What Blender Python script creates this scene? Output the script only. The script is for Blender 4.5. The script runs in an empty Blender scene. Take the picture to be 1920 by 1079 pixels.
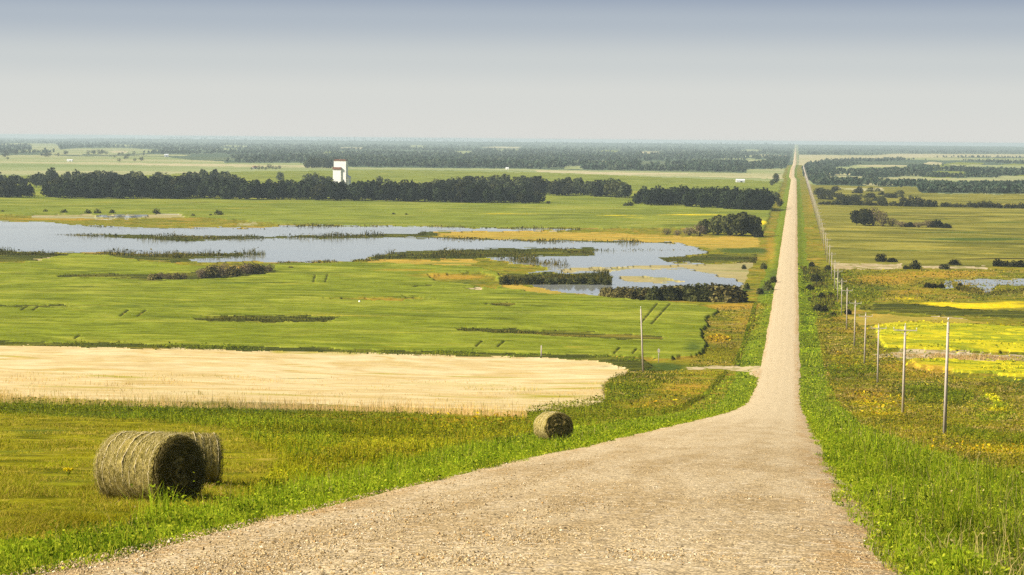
import bpy, math, random
import numpy as np
from mathutils import Matrix, Vector

rng = np.random.default_rng(11)
random.seed(5)
SC = bpy.context.scene
COL = SC.collection

# ------------------------------------------------------------------ camera model (photo 1920 x 1079, f in photo px)
F = 4200.0
ROLL, YAW, PITCH = math.radians(0.5), math.radians(7.18), math.radians(3.80)
CAMZ = 1.7
cr, sr = math.cos(ROLL), math.sin(ROLL)
cy, sy = math.cos(YAW), math.sin(YAW)
cp, sp = math.cos(PITCH), math.sin(PITCH)
FW = np.array([-sy * cp, cy * cp, -sp])
R0 = np.array([cy, sy, 0.0])
U0 = np.array([-sy * sp, cy * sp, cp])
XC = R0 * cr + U0 * sr
YC = -R0 * sr + U0 * cr
VH = F * math.tan(PITCH)

def eye(px):                       # photo row of eye level at column px
    return 539.5 - (VH - (np.asarray(px, float) - 960) * sr) / cr

# ------------------------------------------------------------------ value noise
def _h(ix, iy, seed):
    n = (ix.astype(np.int64) * 374761393 + iy.astype(np.int64) * 668265263 + seed * 1442695041) & 0xffffffff
    n = ((n ^ (n >> 13)) * 1274126177) & 0xffffffff
    n = (n ^ (n >> 16)) & 0xffffffff
    return n / 4294967295.0
def vnoise(x, y, seed=0):
    x0, y0 = np.floor(x), np.floor(y)
    fx, fy = x - x0, y - y0
    fx, fy = fx * fx * (3 - 2 * fx), fy * fy * (3 - 2 * fy)
    a, b = _h(x0, y0, seed), _h(x0 + 1, y0, seed)
    c, d = _h(x0, y0 + 1, seed), _h(x0 + 1, y0 + 1, seed)
    return (a + (b - a) * fx) * (1 - fy) + (c + (d - c) * fx) * fy      # 0..1
def fbm(x, y, seed=0, octv=3):
    s, amp, tot = 0, 1.0, 0
    for i in range(octv):
        s = s + amp * vnoise(x * 2 ** i, y * 2 ** i, seed + 17 * i)
        tot += amp; amp *= .5
    return s / tot
def sstep(a, b, x):
    t = np.clip((x - a) / (b - a), 0, 1)
    return t * t * (3 - 2 * t)

# ------------------------------------------------------------------ terrain
TD = np.array([-400, -30, -4, 0, 50, 100, 150, 200, 250, 280, 340, 400, 459, 540, 626, 750, 850, 1500, 2200, 3000, 8000, 22000, 27000, 31000, 36000, 60000], float)
TZ = -np.array([.3, .6, 1.243, 1.7, 7.41, 13.13, 18.84, 24.5, 30.1, 33.3, 39.3, 43.7, 46.6, 48.9, 50.2, 51.4, 51.9, 52.0, 53.0, 54, 54.5, 54.5, 50, 44, 48, 52]) + CAMZ
def _pchip(xs, ys):                # dense monotone table
    h = np.diff(xs); d = np.diff(ys) / h
    m = np.zeros_like(xs)
    for i in range(1, len(xs) - 1):
        if d[i - 1] * d[i] > 0:
            w1, w2 = 2 * h[i] + h[i - 1], h[i] + 2 * h[i - 1]
            m[i] = (w1 + w2) / (w1 / d[i - 1] + w2 / d[i])
    m[0], m[-1] = d[0], d[-1]
    X = np.concatenate([np.linspace(-400, 0, 9)[:-1], np.geomspace(1, 60001, 6000) - 1])
    k = np.clip(np.searchsorted(xs, X) - 1, 0, len(xs) - 2)
    t = (X - xs[k]) / h[k]
    Y = ((1 + 2 * t) * (1 - t) ** 2 * ys[k] + t * (1 - t) ** 2 * h[k] * m[k] + t * t * (3 - 2 * t) * ys[k + 1] + t * t * (t - 1) * h[k] * m[k + 1])
    return X, Y
PX, PZ = _pchip(TD, TZ)
def prof(y):
    return np.interp(y, PX, PZ)
def wob(y):
    return -3.6 * sstep(3150, 3500, y) * sstep(5600, 4300, y)
def road_l(y):
    return -6.8 + 0.5 * sstep(900, 3500, y) + wob(y)
def road_r(y):
    return 0.97 + 0.48 * sstep(30, 260, y) + wob(y)
def ground(x, y):
    dl = road_l(y) - x
    dr = x - road_r(y)
    off = -0.6 * sstep(0.3, 4.5, dl) - 0.3 * sstep(0.3, 3, dr) - 1.3 * sstep(3, 11, dr) * sstep(285, 225, y)
    und = (fbm(x / 130, y / 130, 3, 2) - .5) * 4.2 * sstep(330, 460, y) * sstep(760, 640, y) * sstep(12, 60, np.maximum(dl, dr))
    und = und + (fbm(x / 16, y / 16, 9, 2) - .5) * 0.5 * sstep(1.5, 9, np.maximum(dl, dr)) * sstep(190, 70, y)
    und = und + (fbm(x / 5200 + 40, y / 9000, 13, 2) - .5) * 150 * sstep(17000, 27000, y)
    return prof(y) + off + und
def unproject(px, py):
    px, py = np.asarray(px, float), np.asarray(py, float)
    u, v = px - 960, 539.5 - py
    up, vp = u * cr - v * sr, v * cr + u * sr
    d = F * FW[None, :] + up[:, None] * R0[None, :] + vp[:, None] * U0[None, :]
    kx, kz = d[:, 0] / d[:, 1], d[:, 2] / d[:, 1]
    lo = np.full(len(px), math.log(0.3)); hi = np.full(len(px), math.log(32000))
    for _ in range(28):
        mid = (lo + hi) / 2
        y = np.exp(mid)
        above = CAMZ + kz * y > ground(kx * y, y)
        lo = np.where(above, mid, lo); hi = np.where(above, hi, mid)
    y = np.exp((lo + hi) / 2)
    return kx * y, y
def at(px, py):
    x, y = unproject(np.array([px]), np.array([py]))
    x, y = float(x[0]), float(y[0])
    return x, y, float(ground(np.array([x]), np.array([y]))[0])
def project(x, y, z):
    d = np.stack([x, y, z - CAMZ], -1)
    w = d @ FW
    return 960 + F * (d @ XC) / w, 539.5 - F * (d @ YC) / w

def inside(px, py, poly):
    P = np.asarray(poly, float)
    res = np.zeros(px.shape, bool)
    bb = (px >= P[:, 0].min()) & (px <= P[:, 0].max()) & (py >= P[:, 1].min()) & (py <= P[:, 1].max())
    idx = np.nonzero(bb)[0]
    if len(idx) == 0: return res
    x, y = px[idx], py[idx]
    c = np.zeros(len(idx), bool)
    j = len(P) - 1
    for i in range(len(P)):
        xi, yi, xj, yj = P[i, 0], P[i, 1], P[j, 0], P[j, 1]
        if yi != yj:
            c ^= ((yi > y) != (yj > y)) & (x < (xj - xi) * (y - yi) / (yj - yi) + xi)
        j = i
    res[idx] = c
    return res

# ------------------------------------------------------------------ object helpers
def tag(o, label=None, cat=None, group=None, kind=None):
    if label: o['label'] = label
    if cat: o['category'] = cat
    if group: o['group'] = group
    if kind: o['kind'] = kind
    return o
def mesh_obj(name, verts, faces, mat, parent=None, smooth=False, nper=None, color=None):
    """faces: (n,3) or (n,4) array, or list of arrays."""
    me = bpy.data.meshes.new(name)
    verts = np.ascontiguousarray(verts, dtype=np.float32)
    if not isinstance(faces, (list, tuple)): faces = [faces]
    mats = mat if isinstance(mat, (list, tuple)) else [mat]
    loops = np.concatenate([np.asarray(f).ravel() for f in faces]).astype(np.int32)
    tot = np.concatenate([np.full(len(f), np.asarray(f).shape[1]) for f in faces]).astype(np.int32)
    start = np.concatenate([[0], np.cumsum(tot)[:-1]]).astype(np.int32)
    me.vertices.add(len(verts)); me.vertices.foreach_set('co', verts.ravel())
    me.loops.add(len(loops)); me.loops.foreach_set('vertex_index', loops)
    me.polygons.add(len(tot)); me.polygons.foreach_set('loop_start', start)
    me.polygons.foreach_set('use_smooth', np.full(len(tot), bool(smooth)))
    if nper is not None:
        me.polygons.foreach_set('material_index', np.asarray(nper, np.int32))
    me.update(calc_edges=True)
    if color is not None:
        a = me.attributes.new('tint', 'FLOAT_COLOR', 'POINT')
        c = np.ones((len(verts), 4), np.float32); c[:, :3] = color
        a.data.foreach_set('color', c.ravel())
    for m in mats: me.materials.append(m)
    o = bpy.data.objects.new(name, me)
    COL.objects.link(o)
    if parent: o.parent = parent
    return o
def empty(name, loc, rz=0):
    o = bpy.data.objects.new(name, None); COL.objects.link(o)
    o.location = loc; o.rotation_euler = (0, 0, rz)
    o.empty_display_size = .3
    return o

class MB:
    def __init__(self): self.v, self.f4, self.f3, self.n = [], [], [], 0
    def add(self, v, f4=None, f3=None):
        v = np.asarray(v, float)
        if f4 is not None: self.f4.append(np.asarray(f4) + self.n)
        if f3 is not None: self.f3.append(np.asarray(f3) + self.n)
        self.v.append(v); self.n += len(v)
    def box(self, c, s, rz=0.0):
        q = np.array([[-1,-1,-1],[1,-1,-1],[1,1,-1],[-1,1,-1],[-1,-1,1],[1,-1,1],[1,1,1],[-1,1,1]]) * np.array(s) / 2
        c0, s0 = math.cos(rz), math.sin(rz)
        q = q @ np.array([[c0, s0, 0], [-s0, c0, 0], [0, 0, 1]])
        self.add(q + np.array(c), f4=[[0,3,2,1],[4,5,6,7],[0,1,5,4],[1,2,6,5],[2,3,7,6],[3,0,4,7]])
    def tube(self, a, b, ra, rb, n=8):
        a, b = np.array(a, float), np.array(b, float)
        d = b - a; d = d / np.linalg.norm(d)
        t = np.array([1, 0, 0]) if abs(d[0]) < .9 else np.array([0, 1, 0])
        e1 = np.cross(d, t); e1 /= np.linalg.norm(e1); e2 = np.cross(d, e1)
        th = np.linspace(0, 2 * math.pi, n, endpoint=False)
        ring = np.cos(th)[:, None] * e1 + np.sin(th)[:, None] * e2
        v = np.concatenate([a + ring * ra, b + ring * rb, [a], [b]])
        i = np.arange(n); j = (i + 1) % n
        self.add(v, f4=np.stack([i, j, j + n, i + n], 1), f3=np.concatenate([np.stack([j, i, np.full(n, 2 * n)], 1), np.stack([i + n, j + n, np.full(n, 2 * n + 1)], 1)]))
    def prism(self, prof2, y0, y1):      # profile in x,z extruded along y (convex)
        p = np.array(prof2, float); n = len(p)
        v = np.concatenate([np.c_[p[:, 0], np.full(n, y0), p[:, 1]], np.c_[p[:, 0], np.full(n, y1), p[:, 1]], [[p[:,0].mean(), y0, p[:,1].mean()]], [[p[:,0].mean(), y1, p[:,1].mean()]]])
        i = np.arange(n); j = (i + 1) % n
        self.add(v, f4=np.stack([i, i + n, j + n, j], 1), f3=np.concatenate([np.stack([i, j, np.full(n, 2 * n)], 1), np.stack([j + n, i + n, np.full(n, 2 * n + 1)], 1)]))
    def build(self, name, mat, parent=None, smooth=False):
        fs = []
        if self.f4: fs.append(np.concatenate(self.f4))
        if self.f3: fs.append(np.concatenate(self.f3))
        return mesh_obj(name, np.concatenate(self.v), fs, mat, parent, smooth)

# ------------------------------------------------------------------ materials
def new_mat(name):
    m = bpy.data.materials.new(name); m.use_nodes = True
    nt = m.node_tree
    for n in list(nt.nodes): nt.nodes.remove(n)
    out = nt.nodes.new('ShaderNodeOutputMaterial')
    return m, nt, out
class NT:
    def __init__(s, nt): s.nt = nt
    def n(s, t, **kw):
        nd = s.nt.nodes.new(t)
        for k, v in kw.items(): setattr(nd, k, v)
        return nd
    def link(s, a, b): s.nt.links.new(a, b)
    def pos(s, scale=(1, 1, 1), rz=0.0):
        g = s.n('ShaderNodeNewGeometry')
        mp = s.n('ShaderNodeMapping'); mp.inputs['Scale'].default_value = scale; mp.inputs['Rotation'].default_value = (0, 0, rz)
        s.link(g.outputs['Position'], mp.inputs['Vector'])
        return mp.outputs[0]
    def noise(s, vec, scale, detail=3, rough=.55, dist=0.0):
        nd = s.n('ShaderNodeTexNoise'); nd.inputs['Scale'].default_value = scale; nd.inputs['Detail'].default_value = detail
        nd.inputs['Roughness'].default_value = rough; nd.inputs['Distortion'].default_value = dist
        s.link(vec, nd.inputs['Vector']); return nd.outputs['Fac']
    def rng(s, v, a, b, c=0.0, d=1.0):
        nd = s.n('ShaderNodeMapRange'); nd.inputs[1].default_value = a; nd.inputs[2].default_value = b
        nd.inputs[3].default_value = c; nd.inputs[4].default_value = d; nd.interpolation_type = 'SMOOTHSTEP'
        s.link(v, nd.inputs[0]); return nd.outputs[0]
    def mix(s, f, a, b, mode='MIX'):
        nd = s.n('ShaderNodeMix'); nd.data_type = 'RGBA'; nd.blend_type = mode
        for sock, val in ((nd.inputs[0], f), (nd.inputs[6], a), (nd.inputs[7], b)):
            if isinstance(val, (int, float)): sock.default_value = val
            elif isinstance(val, tuple): sock.default_value = (*val, 1)
            else: s.link(val, sock)
        return nd.outputs[2]
    def math(s, op, a, b=0.0):
        nd = s.n('ShaderNodeMath'); nd.operation = op
        for sock, val in ((nd.inputs[0], a), (nd.inputs[1], b)):
            if isinstance(val, (int, float)): sock.default_value = val
            else: s.link(val, sock)
        return nd.outputs[0]
    def attr(s, name):
        nd = s.n('ShaderNodeAttribute'); nd.attribute_name = name; return nd.outputs['Color']

DARK, OCHRE, YEL, TAN = (.055, .08, .014), (.30, .185, .022), (.55, .42, .01), (.46, .36, .22)
def ground_mat(name, layers, fine=(3.0, .55, 1.25), bump=.35, bump_scale=4.0, cover=False):
    """layers: first colour, then (colour, noise scale, stretch, lo, hi) mixed over it."""
    m, nt, out = new_mat(name); T = NT(nt)
    c = layers[0]
    for i, (colr, scale, st, lo, hi) in enumerate(layers[1:]):
        p = T.pos((scale * st[0], scale * st[1], scale))
        nz = T.noise(p, 1.0, 2.6, .55, 1.4)
        c = T.mix(T.rng(nz, lo, hi), c, colr)
    if cover:
        a = T.attr('tint')
        sep = T.n('ShaderNodeSeparateColor'); T.link(a, sep.inputs[0])
        br = T.noise(T.pos(), .35, 4, .65)
        br2 = T.noise(T.pos(), .06, 3, .6)
        brk = T.math('ADD', T.math('MULTIPLY', br, .7), T.math('MULTIPLY', br2, .5))
        for ch, colr in ((0, DARK), (1, OCHRE), (2, YEL)):
            w = T.math('ADD', sep.outputs[ch], T.math('SUBTRACT', brk, 1.02))
            c = T.mix(T.rng(w, -.18, .22), c, colr)
    p = T.pos()
    f1 = T.noise(p, fine[0], 3, .7)
    f2 = T.noise(p, fine[0] * .13, 3, .7)
    f = T.math('ADD', T.math('MULTIPLY', f1, .5), T.math('MULTIPLY', f2, .5))
    val = T.rng(f, .36, .64, fine[1], fine[2])
    vc = T.n('ShaderNodeCombineColor')
    for k in range(3): T.link(val, vc.inputs[k])
    c = T.mix(1.0, c, vc.outputs[0], 'MULTIPLY')
    b = T.n('ShaderNodeBsdfDiffuse'); T.link(c, b.inputs['Color'])
    if bump:
        bp = T.n('ShaderNodeBump'); bp.inputs['Strength'].default_value = bump; bp.inputs['Distance'].default_value = .15
        T.link(T.noise(p, bump_scale, 3, .7), bp.inputs['Height']); T.link(bp.outputs[0], b.inputs['Normal'])
    T.link(b.outputs[0], out.inputs[0])
    return m
def leaf_mat(name, trans=.35, jit=0.0, attr='tint', base=None, var=.5, twoc=None, nscale=.35):
    m, nt, out = new_mat(name); T = NT(nt)
    if base is None:
        c = T.attr(attr)
    else:
        oi = T.n('ShaderNodeObjectInfo')
        tc = T.n('ShaderNodeTexCoord')
        nz = T.noise(tc.outputs['Object'], 6.0, 2, .6)
        c = T.mix(T.rng(nz, .35, .65), base, twoc or tuple(x * 1.6 for x in base))
        v = T.rng(oi.outputs['Random'], 0, 1, 1 - var, 1 + var)
        vc = T.n('ShaderNodeCombineColor')
        for k in range(3): T.link(v, vc.inputs[k])
        c = T.mix(1.0, c, vc.outputs[0], 'MULTIPLY')
    d = T.n('ShaderNodeBsdfDiffuse'); T.link(c, d.inputs['Color'])
    t = T.n('ShaderNodeBsdfTranslucent'); T.link(c, t.inputs['Color'])
    mx = T.n('ShaderNodeMixShader'); mx.inputs[0].default_value = trans
    T.link(d.outputs[0], mx.inputs[1]); T.link(t.outputs[0], mx.inputs[2]); T.link(mx.outputs[0], out.inputs[0])
    return m
def plain_mat(name, c1, c2, scale=2.0, rough=.8, stretch=(1, 1, 1), bump=0.2, objspace=True, spec=.2):
    m, nt, out = new_mat(name); T = NT(nt)
    tc = T.n('ShaderNodeTexCoord'); mp = T.n('ShaderNodeMapping'); mp.inputs['Scale'].default_value = stretch
    T.link(tc.outputs['Object'], mp.inputs['Vector'])
    nz = T.noise(mp.outputs[0], scale, 4, .65)
    c = T.mix(T.rng(nz, .33, .67), c1, c2)
    b = T.n('ShaderNodeBsdfPrincipled'); T.link(c, b.inputs['Base Color']); b.inputs['Roughness'].default_value = rough
    b.inputs['Specular IOR Level'].default_value = spec
    if bump:
        bp = T.n('ShaderNodeBump'); bp.inputs['Strength'].default_value = bump; bp.inputs['Distance'].default_value = .03
        T.link(nz, bp.inputs['Height']); T.link(bp.outputs[0], b.inputs['Normal'])
    T.link(b.outputs[0], out.inputs[0])
    return m

def water_mat():
    m, nt, out = new_mat('water'); T = NT(nt)
    b = T.n('ShaderNodeBsdfPrincipled')
    p = T.pos()
    wind = T.noise(T.pos((.004, .012, 1)), 1.0, 3, .6, .4)
    b.inputs['Base Color'].default_value = (.25, .262, .245, 1)
    b.inputs['IOR'].default_value = 1.33
    T.link(T.rng(wind, .38, .62, .03, .10), b.inputs['Roughness'])
    bp = T.n('ShaderNodeBump'); bp.inputs['Distance'].default_value = .10
    T.link(T.rng(wind, .42, .58, .003, .03), bp.inputs['Strength'])
    T.link(T.noise(p, .45, 2, .5), bp.inputs['Height']); T.link(bp.outputs[0], b.inputs['Normal'])
    T.link(b.outputs[0], out.inputs[0])
    return m

def road_mat():
    m, nt, out = new_mat('gravel_road'); T = NT(nt)
    p = T.pos()
    big = T.noise(T.pos((.12, .03, 1)), 1.0, 2, .5)
    sxyz = T.n('ShaderNodeSeparateXYZ'); T.link(p, sxyz.inputs[0])
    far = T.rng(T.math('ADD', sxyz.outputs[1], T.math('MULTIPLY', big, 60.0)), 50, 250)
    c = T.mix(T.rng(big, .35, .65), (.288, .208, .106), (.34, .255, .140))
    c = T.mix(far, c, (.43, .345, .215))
    med = T.noise(p, 1.1, 2, .6)
    c = T.mix(T.rng(med, .48, .7, 0, .35), c, (.30, .20, .085))
    edge = T.math('ABSOLUTE', T.math('ADD', sxyz.outputs[0], 2.85))
    c = T.mix(T.math('MULTIPLY', T.rng(edge, 2.6, 3.9), T.rng(med, .35, .6)), c, (.33, .205, .085))
    # lengthwise bands: wheel tracks and loose windrows
    trk = T.noise(T.pos((1.0, .008, 1)), 1.3, 2, .5)
    c = T.mix(T.rng(trk, .40, .62, 0, .5), c, (.44, .355, .225))
    tk = None
    for cx in (-5.4, -3.7, -1.9, -.2):
        g = T.rng(T.math('ABSOLUTE', T.math('ADD', T.math('ADD', sxyz.outputs[0], -cx), T.math('MULTIPLY', T.math('SUBTRACT', big, .5), .8))), .15, .75, 1, 0)
        tk = g if tk is None else T.math('MAXIMUM', tk, g)
    c = T.mix(T.math('MULTIPLY', tk, T.math('MULTIPLY', T.rng(med, .3, .6, .2, .6), T.math('ADD', .35, T.math('MULTIPLY', far, .65)))), c, (.45, .36, .225))
    # stones
    vo = T.n('ShaderNodeTexVoronoi'); vo.inputs['Scale'].default_value = 30.0
    T.link(p, vo.inputs['Vector'])
    sep = T.n('ShaderNodeSeparateColor'); T.link(vo.outputs['Color'], sep.inputs[0])
    v = T.rng(sep.outputs[0], 0, 1, .42, 1.45)
    vc = T.n('ShaderNodeCombineColor')
    for k in range(3): T.link(v, vc.inputs[k])
    c = T.mix(.85, c, vc.outputs[0], 'MULTIPLY')
    vo2 = T.n('ShaderNodeTexVoronoi'); vo2.inputs['Scale'].default_value = 9.0; T.link(p, vo2.inputs['Vector'])
    sep2 = T.n('ShaderNodeSeparateColor'); T.link(vo2.outputs['Color'], sep2.inputs[0])
    c = T.mix(T.rng(sep2.outputs[1], .90, .93, 0, .55), c, (.54, .45, .32))
    c = T.mix(T.rng(sep2.outputs[2], .90, .93, 0, .5), c, (.12, .09, .06))
    b = T.n('ShaderNodeBsdfDiffuse'); T.link(c, b.inputs['Color'])
    bp = T.n('ShaderNodeBump'); bp.inputs['Strength'].default_value = .55; bp.inputs['Distance'].default_value = .02
    hh = T.math('ADD', T.math('MULTIPLY', vo.outputs['Distance'], -1.0), T.math('MULTIPLY', med, 1.2))
    T.link(hh, bp.inputs['Height']); T.link(bp.outputs[0], b.inputs['Normal'])
    T.link(b.outputs[0], out.inputs[0])
    return m

I1 = (1, 1)
M = {}
M['ground'] = ground_mat('rough_meadow', [(.165, .145, .012), ((.09, .10, .010), .07, I1, .44, .6), ((.25, .165, .022), .04, I1, .52, .66), ((.19, .20, .014), .16, I1, .5, .68), ((.30, .22, .08), .11, (.5, 1.6), .62, .74), ((.05, .055, .008), .09, (.5, 1.6), .60, .72)], cover=True)
M['verge'] = ground_mat('lush_verge', [(.105, .14, .009), ((.155, .185, .012), .3, I1, .4, .62), ((.055, .08, .006), .2, I1, .53, .68), ((.13, .11, .04), .5, I1, .6, .72)], cover=True)
M['hay'] = ground_mat('hay_meadow', [(.19, .175, .010), ((.075, .080, .006), .30, (1, .5), .46, .62), ((.28, .22, .035), .5, (1, .5), .54, .68), ((.15, .15, .009), .2, (1, .6), .5, .65)], cover=True, fine=(5, .5, 1.35))
M['wheat'] = ground_mat('wheat', [(.425, .322, .150), ((.49, .395, .215), .06, (.8, 1.1), .40, .62), ((.37, .265, .09), .07, (.6, 1.2), .52, .72), ((.27, .23, .035), .03, (.8, 1.3), .58, .74)], cover=True, fine=(2.0, .86, 1.12), bump=.25)
M['crop'] = ground_mat('green_crop', [(.155, .180, .016), ((.112, .135, .011), .045, (.8, 1.5), .38, .60), ((.205, .215, .026), .035, (.7, 1.4), .48, .68), ((.072, .090, .009), .03, (.55, 1.7), .56, .72), ((.24, .215, .024), .06, (.5, 1.6), .61, .76)], cover=True, fine=(1.3, .70, 1.26), bump=.4, bump_scale=1.2)
M['farcrop'] = ground_mat('far_green_crop', [(.148, .172, .022), ((.108, .132, .016), .016, (.8, 1.0), .40, .60), ((.19, .196, .030), .014, (.7, 1.1), .48, .66), ((.078, .092, .014), .011, (.5, 1.3), .57, .72), ((.25, .215, .028), .02, (.5, 1.2), .62, .76)], cover=True, fine=(.5, .76, 1.22), bump=.3, bump_scale=.6)
M['pasture'] = ground_mat('pale_pasture', [(.138, .130, .020), ((.20, .178, .032), .015, (.7, 1.1), .45, .60), ((.085, .088, .014), .013, (.5, 1.3), .50, .64), ((.045, .043, .010), .015, (.4, 1.6), .57, .70), ((.25, .20, .03), .02, (.6, 1.2), .60, .73)], cover=True, fine=(.5, .74, 1.24), bump=.3, bump_scale=.6)
M['pale'] = ground_mat('pale_field', [(.20, .225, .09), ((.28, .265, .13), .0016, (.6, 1.2), .46, .62), ((.15, .185, .06), .0018, (.5, 1.4), .5, .66)], fine=(.25, .85, 1.1), bump=0)
M['tan'] = ground_mat('tan_stubble', [(.36, .31, .18), ((.27, .26, .12), .004, (.6, 1.2), .42, .6)], fine=(.3, .85, 1.1), bump=0)
M['forest'] = ground_mat('forest_floor', [(.055, .080, .045), ((.10, .115, .055), .0022, (1, .5), .5, .66)], fine=(.1, .7, 1.2), bump=0)
M['canola'] = ground_mat('canola', [(.20, .22, .012), ((.40, .34, .012), .07, (.7, 1), .40, .62), ((.47, .41, .012), .12, I1, .5, .68), ((.14, .17, .010), .05, (.5, 1.2), .54, .68)], cover=True, fine=(1.2, .75, 1.2))
M['straw'] = ground_mat('pale_straw', [(.40, .32, .20), ((.28, .21, .11), .14, (.8, 1.2), .45, .6), ((.16, .155, .03), .16, (.8, 1.2), .50, .62)], fine=(2, .7, 1.2))
M['mud'] = ground_mat('mud_flat', [(.27, .225, .10), ((.20, .19, .07), .03, (.5, 1.5), .45, .62), ((.30, .29, .22), .02, (.3, 2), .56, .68)], fine=(.6, .85, 1.12), bump=.1)
M['marsh'] = ground_mat('marsh', [(.045, .052, .010), ((.11, .11, .014), .05, (.5, 1.5), .48, .64), ((.17, .135, .02), .04, (.4, 1.8), .6, .72)], fine=(1.2, .6, 1.25))
M['ochre'] = ground_mat('ochre_sedge', [(.33, .22, .035), ((.24, .19, .03), .03, (.4, 1.8), .42, .6), ((.15, .15, .025), .025, (.3, 2.0), .56, .68)], fine=(1.0, .75, 1.2))
M['algae'] = ground_mat('algae', [(.36, .38, .12), ((.28, .30, .08), .2, I1, .45, .6)], fine=(1.0, .85, 1.1), bump=0)
M['track'] = ground_mat('farm_track', [(.38, .30, .18), ((.22, .20, .06), .3, I1, .5, .62)], fine=(2, .8, 1.15))
M['water'] = water_mat()
M['road'] = road_mat()
M['blade'] = leaf_mat('grass_blade', .45)
M['petal'] = leaf_mat('petal', .3)

# ------------------------------------------------------------------ land cover (outlines of real fields, traced, laid on the terrain)
CL = ['ground', 'verge', 'hay', 'wheat', 'crop', 'farcrop', 'pasture', 'pale', 'tan', 'forest', 'canola', 'straw', 'mud', 'marsh', 'ochre', 'algae', 'track', 'water']
CI = {k: i for i, k in enumerate(CL)}
L_, R_ = -260, 2180
CROP = [(L_,498),(0,497),(65,492),(115,482),(146,478),(195,480),(234,487),(307,496),(420,505),(521,496),(682,494),(786,498),(900,503),(935,515),(940,540),(967,547),(1133,560),(1242,568),(1303,574),(1347,586),(1324,599),(1326,613),(1313,626),(1324,648),(1318,662),(1299,672),(1234,675),(1120,671),(1000,668),(640,659),(308,651),(0,644),(L_,640)]
WHEAT = [(L_,647),(0,650),(308,656),(640,664),(1000,673),(1140,683),(1175,692),(1172,703),(1140,712),(1130,727),(1137,753),(1100,764),(990,775),(850,770),(640,762),(288,756),(0,744),(L_,738)]
LAKE = [(L_,414),(0,417),(99,419),(156,424),(224,428),(286,431),(338,429.5),(406,429),(500,430),(526,426),(646,425.5),(790,427),(900,430.5),(1000,431),(1090,433),(1000,435),(900,435),(830,435),(800,437),(776,441),(650,443),(500,446),(340,444),(200,442.5),(130,441.5),(200,446),(300,451),(345,454.5),(420,451),(500,449.5),(640,449),(780,448),(900,451),(1000,454),(1182,456),(1273,458),(1300,466),(1328,476),(1290,480),(1240,487),(1250,494),(1330,497),(1400,494.5),(1425,515),(1415,530),(1380,548),(1300,556),(1180,556),(1140,556),(1050,549),(1010,541),(985,535),(1140,535),(1148,525),(1140,515),(1040,514),(985,514),(1040,507),(1000,500),(940,492),(905,485),(1000,484),(1100,483),(1114,478),(1114,467),(1000,467),(800,473),(740,476),(690,486),(655,491),(521,494),(440,493),(360,494),(350,488),(400,486),(455,483),(455,476),(312,479),(234,476),(182,475),(65,476),(0,471),(L_,470)]
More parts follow.
